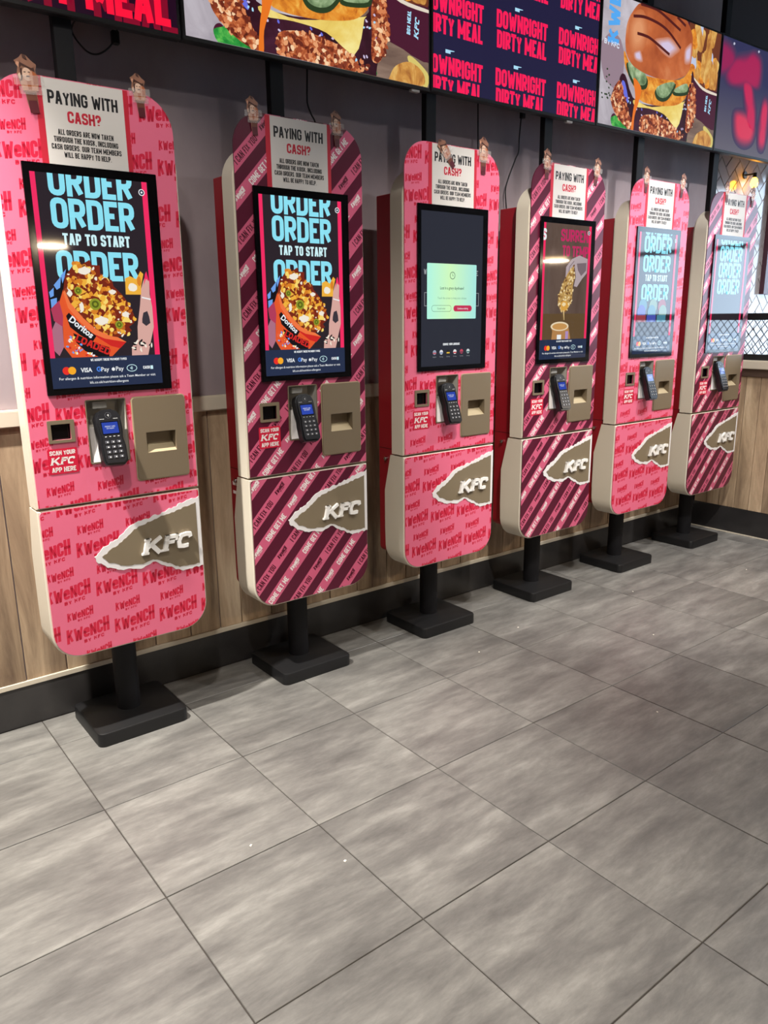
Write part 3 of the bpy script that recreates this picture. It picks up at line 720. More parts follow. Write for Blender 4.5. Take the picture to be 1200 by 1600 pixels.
def kfc_letters():
    h = 0.052; t = 0.0145; q = []
    sl = lambda P_: [[(a+0.26*b, b) for a, b in f] for f in P_]
    # K with slab feet
    q += [rect(0.0, t, 0, h), rect(-0.004, t+0.004, 0, 0.007), rect(-0.003, t+0.003, h-0.006, h)]
    q += stroke_poly([(t-0.002, 0.45*h), (0.052, h)], 0.0115)+stroke_poly([(0.022, 0.60*h), (0.056, 0.0)], 0.0135)
    q += [rect(0.046, 0.064, 0, 0.006)]
    x = 0.068
    q += [rect(x, x+t, 0, h), rect(x-0.004, x+t+0.004, 0, 0.006), rect(x, x+0.044, h-0.012, h), rect(x, x+0.034, 0.44*h, 0.44*h+0.011), rect(x+0.036, x+0.044, h-0.020, h)]
    x = 0.112; arc = [(x+0.046, 0.66*h), (x+0.042, 0.86*h), (x+0.028, h-0.006), (x+0.013, 0.84*h), (x+0.007, 0.5*h), (x+0.013, 0.16*h), (x+0.028, 0.006), (x+0.044, 0.14*h)]
    q += stroke_poly(arc, 0.0125)
    return [[(a+0.045, b+0.634) for a, b in f] for f in sl(q)]
KFC3 = kfc_letters()

# ------------------------------------------------------------------ the kiosk
YF = -0.100
PROTO = {}
def loft_lower():
    zs = [0.827, 0.77, 0.72, 0.67, 0.60, 0.50]
    bl = [(x, z) for x, z in rrect(-0.262, 0.262, 0.335, 0.60, (0.09, 0.09, 0, 0), 8)][:18]
    out = [(-0.262, z) for z in zs[:-1]]+[(-0.262, 0.5)]+bl+[(0.262, 0.5)]+[(0.262, z) for z in zs[:-1][::-1]]
    def back(z):
        if z >= 0.827: return -0.010
        if z <= 0.67: return 0.030-0.012*max(0, (0.45-z)/0.115)
        return 0.030-0.040*(z-0.67)/0.157
    bm = bmesh.new(); n = len(out)
    A = [bm.verts.new((x, YF+0.0046+0.003, z)) for x, z in out]
    c = [(x*(1-0.003/0.262), 0.58+(z-0.58)*(1-0.003/0.24)) for x, z in out]
    F = [bm.verts.new((x, YF+0.0046, z)) for x, z in c]
    B = [bm.verts.new((x, back(z), z)) for x, z in out]
    for i in range(n):
        k = (i+1) % n; bm.faces.new((F[i], F[k], A[k], A[i])); bm.faces.new((A[i], A[k], B[k], B[i]))
    bm.faces.new(F); bm.faces.new(B[::-1])
    return bm
def copy_part(src, parent):
    o = src.copy(); COL.objects.link(o); o.parent = parent; return o
def terminal(parent):
    W2 = 0.039
    out = [(-W2*0.86, -0.088), (W2*0.62, -0.090), (W2*0.95, -0.078), (W2, -0.03), (W2*0.9, -0.004), (W2*1.0, 0.02), (W2*1.0, 0.062), (W2*0.8, 0.078), (W2*0.35, 0.086), (-W2*0.35, 0.086), (-W2*0.8, 0.078), (-W2, 0.062), (-W2, 0.02), (-W2*0.9, -0.004), (-W2, -0.03), (-W2, -0.075)]
    t = prism('card_terminal', out, -0.016, 0.016, M_term, parent, bev=0.006, smooth=True)
    t.location = (-0.029, -0.122, 1.034); t.rotation_euler = (math.radians(-19), 0, math.radians(0))
    y = -0.0164
    P = Print(); P.add(rect(-0.0265, 0.0265, 0.006, 0.047), M_bezel, 0); P.add(rect(-0.0245, 0.0245, 0.009, 0.044), glow('terminal_blue', (48, 72, 170)), 1)
    P.add(bfont('PRESENT CARD', 0.006, 0, 0.031, 0.032), G_white, 2); P.add(bfont('OR INSERT', 0.006, 0, 0.025, 0.024), G_white, 2); P.build('display', y, t)
    P = Print(); P.add(stroke_poly(disc(0, 0.066, 0.009, 18), 0.0012, True), M_key, 0)
    for r in (0.002, 0.004, 0.006): P.add(line([(-0.003+r*math.cos(a), 0.066+r*math.sin(a)) for a in (-0.8, 0, 0.8)], 0.0008), M_keyw, 0)
    P.add(rect(-0.028, -0.014, 0.0545, 0.0556), M_keyw, 0); P.add(rect(0.014, 0.028, 0.0545, 0.0556), M_keyw, 0)
    for k in range(4): P.add(rect(-0.022+k*0.013, -0.016+k*0.013, -0.0012, 0.0005), M_keyw, 0)
    P.build('markings', y, t)['kind'] = 'stuff'
    bm = bmesh.new(); P = Print()
    for r in range(4):
        for c in range(3):
            x = -0.018+c*0.018; z = -0.018-r*0.0155; bm_box(bm, x-0.0065, x+0.0065, y-0.0016, y+0.003, z-0.0045, z+0.0045, 0.0012)
    bm_obj('keypad', bm, M_key, t)
    for r in range(4):
        for c in range(3):
            x = -0.018+c*0.018; z = -0.018-r*0.0155; P.add(rect(x-0.0015, x+0.002, z-0.002, z+0.002), M_keyw, 0)
    P.build('key_numerals', y-0.0019, t)
    return t
def copy_tree(src, parent):
    o = src.copy(); COL.objects.link(o); o.parent = parent
    for ch in list(src.children): copy_part(ch, o)
    return o
def common_parts(t):
    """everything alike on all six kiosks; returns the parts"""
    P0 = []
    bm = bmesh.new(); rings = []
    for ins, z in ((0.0, 0.0), (0.0, 0.040), (0.0025, 0.0455), (0.008, 0.048)):
        rings.append([bm.verts.new((x, y, z)) for x, y in rrect(-0.158+ins, 0.158-ins, -0.112+ins, 0.175-ins, 0.024-ins, 6)])
    for A, B in zip(rings, rings[1:]):
        for i in range(len(A)): bm.faces.new((A[i], A[(i+1) % len(A)], B[(i+1) % len(A)], B[i]))
    bm.faces.new(rings[0][::-1]); bm.faces.new(rings[-1])
    P0.append(bm_obj('base_plate', bm, M_black, t, smooth=True))
    bm = bmesh.new(); bm_cyl(bm, (0, 0.043, 0.046), (0, 0.043, 0.40), 0.041, 28)
    P0.append(bm_obj('pole', bm, M_post, t, smooth=True))
    P0.append(box('upper_post', -0.027, 0.027, 0.039, 0.069, 1.85, CEIL, M_post, t, bev=0.002))
    rh = prism('red_housing', rrect(-0.229, 0.229, 0.375, 1.858, (0.03, 0.03, 0.004, 0.004), 5), -0.0035, 0.108, M_red, t); P0.append(rh)
    bm = bmesh.new(); bm_cyl(bm, (-0.2285, 0.055, 0.80), (-0.240, 0.055, 0.80), 0.0085, 16); bm_cyl(bm, (-0.240, 0.055, 0.80), (-0.244, 0.055, 0.80), 0.0055, 12)
    bm_obj('lock', bm, M_chrome, rh, smooth=True)
    bm = bmesh.new(); bm_box(bm, -0.2293, -0.2288, 0.0, 0.107, 0.842, 0.845); bm_obj('housing_joint', bm, mat('dark_joint', (60, 6, 14), 0.6), rh)
    P0.append(prism('upper_cabinet', rrect(-0.262, 0.262, 0.8335, 1.942, (0, 0, 0.112, 0.112), 10), YF+0.0046, -0.0036, M_white, t, holes=[rrect(-0.243, 0.243, 0.853, 1.92, (0, 0, 0.1, 0.1), 8)], bev=0.003, smooth=True, back=0.016))
    P0.append(bm_obj('lower_cabinet', loft_lower(), M_white, t, smooth=True))
    # torn patch with raised letters
    rim = prism('torn_patch', jag(TORN_U, 0.0035, 0.008, 1)[:-1]+jag(TORN_L, 0.003, 0.008, 2), YF-0.0022, YF-0.0004, M_torn, t); P0.append(rim)
    prism('khaki_panel', jag(TIN_U, 0.0025, 0.008, 3)[:-1]+jag(TIN_L, 0.0022, 0.007, 4), YF-0.0030, YF-0.0021, M_khaki, rim)
    extrude_quads('letters', KFC3, YF-0.0135, YF-0.0029, M_letter, rim)
    # scanner window
    sc = prism('scanner', rrect(-0.206, -0.128, 1.029, 1.097, 0.003, 3), YF-0.004, YF-0.0003, M_steel, t, holes=[rrect(-0.196, -0.140, 1.038, 1.085, 0.001, 2)], bev=0.001); P0.append(sc)
    bm = bmesh.new(); bm_box(bm, SCAN[0]-0.001, SCAN[1]+0.001, YF+0.012, YF+0.016, SCAN[2]-0.001, SCAN[3]+0.001); bm_obj('scanner_window', bm, M_darkwin, sc)
    # scan sticker
    st = prism('scan_sticker', rrect(-0.214, -0.127, 0.9355, 1.012, 0.004, 3), YF-0.0010, YF-0.0003, M_red2, t); P0.append(st)
    P = Print(); P.add(fit_text('SCAN YOUR', -0.208, -0.133, 0.993, 0.0135, 0.2), M_wprint, 0); P.add(fit_text('APP HERE', -0.206, -0.135, 0.941, 0.0150, 0.2), M_wprint, 0)
    P.add([[((a-0.045)*0.42-0.208, (b-0.634)*0.43+0.9635) for a, b in f] for f in KFC3], M_wprint, 0); P.build('lettering', YF-0.0013, st)
    # card terminal niche
    x0, x1, z0, z1 = NICHE
    v = [(x0, YF, z0), (x1, YF, z0), (x1, YF, z1), (x0, YF, z1), (x0+0.004, YF+0.055, z0+0.004), (x1-0.004, YF+0.055, z0+0.004), (x1-0.004, YF+0.055, z1-0.004), (x0+0.004, YF+0.055, z1-0.004)]
    ni = me_obj('terminal_niche', v, [(0, 1, 5, 4), (1, 2, 6, 5), (2, 3, 7, 6), (3, 0, 4, 7), (4, 5, 6, 7)], M_niche, t); P0.append(ni)
    prism('niche_rim', rrect(x0-0.003, x1+0.003, z0-0.003, z1+0.003, 0.006, 4), YF-0.0022, YF-0.0003, M_steel, ni, holes=[rrect(x0, x1, z0, z1, 0.003, 3)])
    v = [(-0.070, YF+0.054, 1.06), (-0.004, YF+0.054, 1.06), (-0.080, YF+0.054, 0.960), (0.014, YF+0.054, 0.960), (-0.080, YF-0.002, 0.958), (0.014, YF-0.002, 0.958), (-0.060, YF+0.02, 1.06), (-0.012, YF+0.02, 1.06)]
    me_obj('bracket', v, [(0, 1, 7, 6), (6, 7, 5, 4), (0, 6, 4, 2), (1, 3, 5, 7), (2, 4, 5, 3), (0, 2, 3, 1)], M_wprint, ni)
    bm = bmesh.new(); bm_box(bm, -0.064, -0.020, YF+0.012, YF+0.035, 1.120, 1.1435, 0.002); bm_obj('cable_cover', bm, mat('grey_plastic', (150, 146, 140), 0.5), ni)
    P0.append(terminal(t))
    # receipt plate
    pl = prism('receipt_plate', rrect(0.054, 0.227, 0.884, 1.148, 0.010, 5), YF-0.006, YF-0.0003, M_steel, t, holes=[rrect(*SLOT, 0.0015, 2)], bev=0.002, smooth=False); P0.append(pl)
    prism('plate_rim', rrect(0.051, 0.230, 0.881, 1.151, 0.012, 5), YF-0.0030, YF-0.0003, M_steel2, pl, holes=[rrect(0.056, 0.225, 0.886, 1.146, 0.009, 4)])
    x0, x1, z0, z1 = SLOT
    v = [(x0, YF-0.005, z0), (x1, YF-0.005, z0), (x1, YF-0.005, z1), (x0, YF-0.005, z1), (x0+0.003, YF+0.028, z0+0.026), (x1-0.001, YF+0.028, z0+0.026), (x1-0.001, YF+0.028, z1), (x0+0.003, YF+0.028, z1)]
    me_obj('slot', v, [(0, 1, 5, 4), (1, 2, 6, 5), (2, 3, 7, 6), (3, 0, 4, 7), (4, 5, 6, 7)], [M_steel, M_steel2], pl, [1, 0, 0, 0, 0])
    # notice
    no = prism('notice', rect(-0.136, 0.122, 1.800, 2.0335), YF-0.0009, YF-0.0003, [M_redink], t); P0.append(no)
    P = Print(); P.add(rect(-0.118, 0.108, 1.800, 2.0335), M_paper, 0)
    P.add(fit_text('PAYING WITH', -0.105, 0.090, 1.970, 0.034, 0.185, 0.055), M_ink, 1); P.add(fit_text('CASH?', -0.056, 0.038, 1.9255, 0.030, 0.2, 0.06), M_redink, 1)
    for s, a, b, z in (('ALL ORDERS ARE NOW TAKEN', -0.086, 0.070, 1.892), ('THROUGH THE KIOSK, INCLUDING', -0.099, 0.082, 1.8725), ('CASH ORDERS. OUR TEAM MEMBERS', -0.107, 0.090, 1.853), ('WILL BE HAPPY TO HELP.', -0.075, 0.059, 1.8335)): P.add(fit_text(s, a, b, z, 0.0145, 0.19, 0.06), M_ink, 1)
    P.build('lettering', YF-0.0012, no)
    return P0
BOARD = {}
def kiosk(k, x, style, image, label):
    t = thing('ordering_kiosk', label, 'kiosk', (x, 0, 0), 'ordering kiosks along the wall')
    if not PROTO.get('parts'): PROTO['parts'] = common_parts(t)
    else:
        for q in PROTO['parts']: copy_tree(q, t)
    if style not in BOARD:
        base = M_pink if style == 'kwench' else M_maroon
        ub = prism('front_panel', UP, YF, YF+0.0045, base, t, holes=[rect(*h) for h in HOLES])
        lb = prism('lower_panel', LO, YF, YF+0.0045, base, t)
        P = Print(UP, HOLES); Q = Print(LO)
        if style == 'kwench': pattern_kwench(P, -0.065, 0.963, 0.145); pattern_kwench(Q, -0.001, 0.411, 0.138)
        else: pattern_stripes(P); pattern_stripes(Q)
        P.build('vinyl_print', YF-0.0001, ub); Q.build('vinyl_print', YF-0.0001, lb)
        BOARD[style] = (ub, lb)
    else:
        for q in BOARD[style]: copy_tree(q, t)
    if 'screen' not in PROTO: PROTO['screen'] = prism('touchscreen', rrect(-0.195, 0.188, 1.171, 1.812, 0.002, 2), YF-0.008, YF-0.0002, M_bezel, t, bev=0.001)
    s = PROTO['screen'] if k == 0 else copy_part(PROTO['screen'], t)
    P = Print(rect(*ACT)); P.fine = 1; image(P)
    im = P.build('screen_image', YF-0.0083, s)
    if k == 1:
        rh = [c for c in t.children if c.name.startswith('red_housing')][0]
        for z0, z1 in ((0.778, 0.792), (0.745, 0.757)): box('rating_label', -0.2298, -0.2292, 0.062, 0.094, z0, z1, M_wprint, rh)
    return t
XK = [0.2591, 0.9734, 1.6856, 2.3980, 3.1123, 3.8315]
kiosk(0, XK[0], 'kwench', image_nachos, 'pink logo-print ordering kiosk with the nachos advert on its screen')
kiosk(1, XK[1], 'stripe', image_nachos, 'maroon diagonal-striped ordering kiosk with the nachos advert on its screen')
kiosk(2, XK[2], 'kwench', image_dialog, 'pink logo-print ordering kiosk with a pale green pop-up on a dark screen')
kiosk(3, XK[3], 'stripe', image_gravy, 'maroon striped ordering kiosk whose screen shows chicken dipped in gravy')
kiosk(4, XK[4], 'kwench', image_orders, 'pink ordering kiosk with pale ORDER words on a bright reflecting screen')
kiosk(5, XK[5], 'stripe', image_orders_dark, 'striped ordering kiosk at the end of the row beside the half wall')
def mglow(n, c, s=1.0): return glow(n, c, s, 0.5, 0.15)
# ------------------------------------------------------------------ menu displays hung above
SW, SH = 1.0355, 0.582
def sx(u, x0): return u-x0
D_navy = mglow('menu_navy', (34, 30, 62)); D_red = mglow('menu_red', (250, 30, 88)); D_ice = mglow('menu_ice', (170, 220, 245)); D_dkred = mglow('menu_darkred', (130, 10, 40))
def tex(name, cols, scale, sc=1.0, dist=0.6, pos=None):
    m = mglow(name, cols[0]); noisy(m, cols, scale, emit=1.0, dist=dist, pos=pos, sc=sc); return m
D_crust = tex('menu_crust', [(60, 18, 12), (140, 58, 32), (206, 112, 64), (250, 206, 158)], (34, 1, 40), pos=[0.34, 0.46, 0.57, 0.70])
D_gold = tex('menu_gold', [(176, 84, 26), (226, 140, 44), (244, 186, 82)], (20, 1, 24))
D_cheese = tex('menu_cheese', [(206, 164, 66), (234, 204, 104), (246, 230, 150)], (5, 1, 6)); D_drip = mglow('menu_drip', (232, 118, 34)); D_sauce = tex('menu_sauce', [(38, 12, 22), (56, 20, 34), (70, 30, 50)], (10, 1, 10))
D_bun = tex('menu_bun', [(150, 66, 34), (196, 104, 58), (222, 150, 100)], (3, 1, 3), dist=0.2); D_bunhi = mglow('menu_bunhi', (206, 190, 220)); D_mark = mglow('menu_mark', (84, 28, 26)); D_bunrim = mglow('menu_bunrim', (232, 176, 128))
D_green = tex('menu_green', [(20, 90, 40), (44, 150, 60), (110, 200, 90)], (26, 1, 26)); D_pick = tex('menu_pickle', [(70, 96, 60), (140, 164, 120), (196, 214, 176)], (18, 1, 18)); D_pickd = mglow('menu_pickdark', (44, 62, 34))
D_wall = tex('menu_whitewood', [(150, 142, 152), (180, 172, 180), (206, 200, 208)], (4, 1, 5)); D_table = tex('menu_table', [(96, 74, 66), (130, 106, 92), (156, 132, 116)], (3, 1, 16)); D_box = mglow('menu_box', (74, 24, 46)); D_fry = tex('menu_fry', [(150, 84, 40), (206, 146, 70), (236, 200, 120)], (22, 1, 12)); D_blue = mglow('menu_blue', (86, 168, 240)); D_pal = mglow('menu_pale', (226, 214, 196)); D_viol = mglow('menu_violet', (104, 110, 220))
def soft(P, pts, c0, c1, layer, n=7):
    cx = sum(a for a, b in pts)/len(pts); cz = sum(b for a, b in pts)/len(pts)
    for k in range(n):
        f = (k+1)/n; s = 1.35-0.8*f; c = tuple(int(c0[i]+(c1[i]-c0[i])*f) for i in range(3))
        P.add(smooth([(cx+(a-cx)*s, cz+(b-cz)*s) for a, b in pts], 3), mglow('menu_soft_%d_%d_%d' % c, c), layer+0.05*k)
def spl2(q): return [(v.x, v.z) for v in spline([(a, 0, b) for a, b in q], 5)]
def img_burger(P, x0):
    A = lambda pts: smooth([(x-2.6835, z-2.256) for x, z in pts], 4)
    full = rect(0.012, SW-0.012, 0.012, SH-0.012)
    P.add(full, D_table, 0)
    P.add([(0.012, 0.012), (0.62, 0.012), (0.62, SH-0.012), (0.012, SH-0.012)], D_wall, 1)
    P.add([(0.74, 0.012), (SW-0.012, 0.012), (SW-0.012, 0.30), (0.60, 0.26), (0.60, 0.012)], D_table, 2)
    P.add([(0.74, 0.16), (SW-0.012, 0.10), (SW-0.012, SH-0.012), (0.70, SH-0.012)], D_box, 3)
    P.add(A([(3.399, 2.815), (3.458, 2.84), (3.74, 2.84), (3.704, 2.76), (3.70, 2.648), (3.70, 2.548), (3.563, 2.55), (3.455, 2.597), (3.438, 2.699)]), mglow('menu_frydark', (110, 56, 34)), 4)
    rd = random.Random(9)
    for k in range(34):
        x = 0.76+0.26*rd.random(); z = 0.33+0.22*rd.random(); a = rd.uniform(-0.5, 0.6)
        P.add(xf([rrect(-0.030, 0.030, -0.058, 0.058, 0.02, 3)], x, z, a, rd.uniform(0.6, 1)), (D_fry, D_gold, D_fry, mglow('menu_fryside', (190, 200, 226)))[k % 4 if k % 8 == 3 else k % 3], 5+k*0.1)
    P.add(A([(3.456, 2.59), (3.564, 2.543), (3.72, 2.534), (3.72, 2.36), (3.513, 2.413), (3.479, 2.53)]), D_box, 8)
    P.add(A([(3.44, 2.598), (3.563, 2.55), (3.71, 2.538), (3.71, 2.528), (3.565, 2.536), (3.456, 2.584)]), D_pal, 9)
    P.add(xf([[((a-0.045), (b-0.66)) for a, b in f] for f in KFC3], 3.64-2.6835, 2.43-2.256, math.radians(84), 0.42), D_ice, 9)
    P.add(xf(fit_text('BOX MEAL', 0, 0.08, 0, 0.018, 0.25), 3.612-2.6835, 2.437-2.256, math.radians(86)), D_ice, 9)
    P.add(A([(3.512, 2.282), (3.542, 2.322), (3.612, 2.345), (3.677, 2.316), (3.67, 2.27), (3.521, 2.268)]), D_fry, 9); P.add(A([(3.60, 2.35), (3.62, 2.365), (3.70, 2.32), (3.70, 2.275), (3.67, 2.275)]), mglow('menu_wedge', (214, 196, 110)), 8.5)
    # blue rotated word and plate on the left
    P.add(blob(0.10, 0.30, 0.10, 0.13, 5, 0.15), mglow('menu_plate', (150, 128, 140)), 2)
    P.add(xf(fit_text('KWENCH', 0, 0.40, 0, 0.085, 0.26, 0.03), 0.140, 0.365, math.radians(90)), D_blue, 3)
    P.add(xf(fit_text('BY KFC', 0, 0.115, 0, 0.022, 0.24), 0.030, 0.355, math.radians(-3)), mglow('menu_white', (220, 224, 236)), 3)
    for k in range(14): P.add(blob(0.03+0.07*rd.random(), 0.12+0.14*rd.random(), 0.008, 0.006, k, 0.5, 7), D_pickd, 3)
    # burger, bottom to top
    P.add(A([(2.79, 2.30), (2.82, 2.316), (2.845, 2.316), (2.93, 2.27), (2.82, 2.262)]), D_green, 10); P.add(A([(3.15, 2.264), (3.3, 2.285), (3.401, 2.305), (3.453, 2.333), (3.448, 2.296), (3.421, 2.266)]), D_green, 10)
    P.add(A([(2.79, 2.30), (2.80, 2.32), (2.82, 2.325), (2.84, 2.30), (2.826, 2.268), (2.80, 2.28)]), D_box, 9.5)
    P.add(A([(2.84, 2.472), (2.884, 2.504), (3.005, 2.398), (3.40, 2.46), (3.452, 2.611), (3.484, 2.502), (3.45, 2.30), (3.40, 2.267), (3.0, 2.265), (2.92, 2.275), (2.86, 2.37)]), D_sauce, 11)
    P.add(A([(2.784, 2.392), (2.80, 2.43), (2.818, 2.455), (2.851, 2.473), (2.89, 2.42), (2.91, 2.378), (2.955, 2.297), (2.95, 2.275), (2.909, 2.278), (2.845, 2.309), (2.794, 2.355)]), D_crust, 12)
    P.add(A([(3.026, 2.327), (3.074, 2.353), (3.176, 2.36), (3.313, 2.337), (3.358, 2.314), (3.36, 2.275), (3.293, 2.264), (3.162, 2.262), (3.058, 2.266)]), D_crust, 12)
    P.add(A([(3.461, 2.556), (3.485, 2.53), (3.499, 2.497), (3.504, 2.419), (3.469, 2.327), (3.427, 2.322), (3.428, 2.409), (3.428, 2.494)]), D_crust, 12)
    P.add(A([(2.86, 2.47), (2.885, 2.47), (2.92, 2.40), (2.915, 2.385), (2.88, 2.42)]), D_viol, 12.5)
    cr = [mglow('menu_crumb_%d' % i, c) for i, c in enumerate([(214, 130, 84), (246, 206, 164), (160, 74, 44), (104, 40, 26), (230, 160, 112), (130, 56, 36)])]
    for sd, pl_, n in ((1, [(2.784, 2.392), (2.80, 2.43), (2.818, 2.455), (2.851, 2.473), (2.89, 2.42), (2.91, 2.378), (2.955, 2.297), (2.95, 2.275), (2.909, 2.278), (2.845, 2.309), (2.794, 2.355)], 90), (2, [(3.026, 2.327), (3.074, 2.353), (3.176, 2.36), (3.313, 2.337), (3.40, 2.314), (3.42, 2.285), (3.293, 2.266), (3.162, 2.264), (3.02, 2.268)], 150), (3, [(3.461, 2.556), (3.485, 2.54), (3.508, 2.497), (3.510, 2.419), (3.48, 2.327), (3.437, 2.310), (3.435, 2.409), (3.440, 2.494)], 90)):
        for k, q in enumerate(scatter(pl_, n, sd)): P.add(blob(q[0]-2.6835, q[1]-2.256, 0.013, 0.009, k+sd*999, 0.45, 9, k*0.7), cr[k % 6], 12.6+k*0.008)
    for k, q in enumerate(scatter([(2.90, 2.45), (3.02, 2.39), (3.40, 2.46), (3.46, 2.52), (3.46, 2.36), (3.36, 2.30), (3.22, 2.36), (3.02, 2.34), (2.93, 2.36)], 34, 4)): P.add(blob(q[0]-2.6835, q[1]-2.256, 0.005, 0.008, k, 0.4, 8, k), (D_ice, D_viol, D_bunhi)[k % 3], 12.5)
    P.add(A([(2.967, 2.406), (3.12, 2.394), (3.379, 2.452), (3.394, 2.447), (3.349, 2.327), (3.227, 2.374), (3.095, 2.384), (2.983, 2.378)]), D_cheese, 14)
    P.add(A([(2.867, 2.604), (2.870, 2.56), (2.894, 2.519), (2.961, 2.458), (3.017, 2.41), (3.15, 2.405), (3.301, 2.425), (3.38, 2.455), (3.425, 2.51), (3.438, 2.615), (3.337, 2.55), (3.052, 2.525), (2.926, 2.55)]), D_gold, 15)
    for q in ([(2.903, 2.563), (2.987, 2.547), (3.052, 2.525), (3.045, 2.484), (2.971, 2.479), (2.918, 2.517)], [(3.146, 2.486), (3.22, 2.518), (3.299, 2.53), (3.254, 2.468), (3.204, 2.447), (3.157, 2.454)], [(3.303, 2.503), (3.407, 2.544), (3.413, 2.506), (3.319, 2.488)]):
        cx = sum(a for a, b in q)/len(q); cz = sum(b for a, b in q)/len(q)
        P.add(A([(cx+(a-cx)*1.15, cz-0.012+(b-cz)*1.15) for a, b in q]), D_pickd, 16); P.add(A(q), D_pick, 17)
    P.add(A([(2.95, 2.5), (3.016, 2.466), (3.004, 2.405), (2.976, 2.334), (2.971, 2.269), (2.952, 2.27), (2.961, 2.352), (2.972, 2.42)]), D_drip, 18)
    P.add(A([(2.869, 2.636), (2.868, 2.67), (2.873, 2.713), (2.89, 2.75), (2.912, 2.777), (2.94, 2.805), (2.973, 2.824), (3.075, 2.838), (3.241, 2.838), (3.31, 2.836), (3.363, 2.826), (3.40, 2.80), (3.428, 2.766), (3.437, 2.705), (3.432, 2.65), (3.424, 2.613), (3.39, 2.58), (3.336, 2.557), (3.28, 2.54), (3.232, 2.534), (3.14, 2.528), (3.051, 2.532), (2.99, 2.54), (2.938, 2.552), (2.90, 2.575), (2.879, 2.6)]), D_bun, 20)
    for q in ([(2.92, 2.76), (3.0, 2.772), (3.083, 2.771), (3.16, 2.762), (3.229, 2.742), (3.329, 2.693)], [(2.958, 2.694), (3.02, 2.695), (3.082, 2.688), (3.235, 2.649)], [(2.973, 2.821), (3.06, 2.824), (3.141, 2.817), (3.317, 2.772)], [(3.28, 2.825), (3.36, 2.80)]): P.add(stroke_poly(spl2([(a-2.6835, b-2.256) for a, b in q]), 0.013), D_mark, 21)
    for q in ([(3.12, 2.689), (3.18, 2.708), (3.232, 2.716), (3.303, 2.688), (3.27, 2.66), (3.23, 2.642), (3.16, 2.66)], [(3.371, 2.687), (3.395, 2.712), (3.421, 2.723), (3.425, 2.68), (3.419, 2.647), (3.378, 2.64)], [(2.944, 2.605), (2.97, 2.618), (2.991, 2.62), (3.008, 2.584), (2.959, 2.582)]): soft(P, [(a-2.6835, b-2.256) for a, b in q], (196, 110, 68), (212, 196, 222), 20.3)
    soft(P, [(a-2.6835, b-2.256) for a, b in [(2.90, 2.70), (2.93, 2.76), (2.99, 2.78), (3.03, 2.72), (3.0, 2.64), (2.93, 2.62)]], (192, 104, 60), (222, 150, 104), 20.1)
def img_dirty(P, x0):
    P.add(rect(0.012, SW-0.012, 0.012, SH-0.012), D_navy, 0)
    for r in range(4):
        for c in range(3):
            x = -0.025+0.390*c; z = 0.0425+0.2165*r
            z2 = z-0.0+0.006*c
            P.add(fit_text('DOWNRIGHT', x-0.008, x+0.307, z2+0.026, 0.066, 0.20, 0.035), D_red, 1); P.add(fit_text('DIRTY MEAL', x-0.004, x+0.303, z2-0.049, 0.066, 0.20, 0.035), D_red, 1)
            P.add(rect(x+0.10, x+0.127, z2+0.104, z2+0.117), D_ice, 1); P.add([(x+0.127, z2+0.112), (x+0.148, z2+0.115), (x+0.148, z2+0.117), (x+0.127, z2+0.117)], D_ice, 1)
def img_dirty_big(P, x0):
    P.add(rect(0.012, SW-0.012, 0.012, SH-0.012), mglow('menu_dark', (34, 8, 30)), 0)
    for dx, dz, m, l in ((0.022, -0.020, D_dkred, 1), (0.0, 0.0, mglow('menu_hotred', (255, 20, 60)), 2)):
        P.add(fit_text('DIRTY MEAL', 0.43+dx, 1.00+dx, 0.028+dz, 0.10, 0.22, 0.04), m, l); P.add(fit_text('DOWNRIGHT', 0.36+dx, 1.00+dx, 0.155+dz, 0.11, 0.22, 0.04), m, l)
        P.add(fit_text('RTY MEAL', 0.03+dx, 0.36+dx, 0.06+dz, 0.07, 0.22, 0.04), D_dkred, 1)
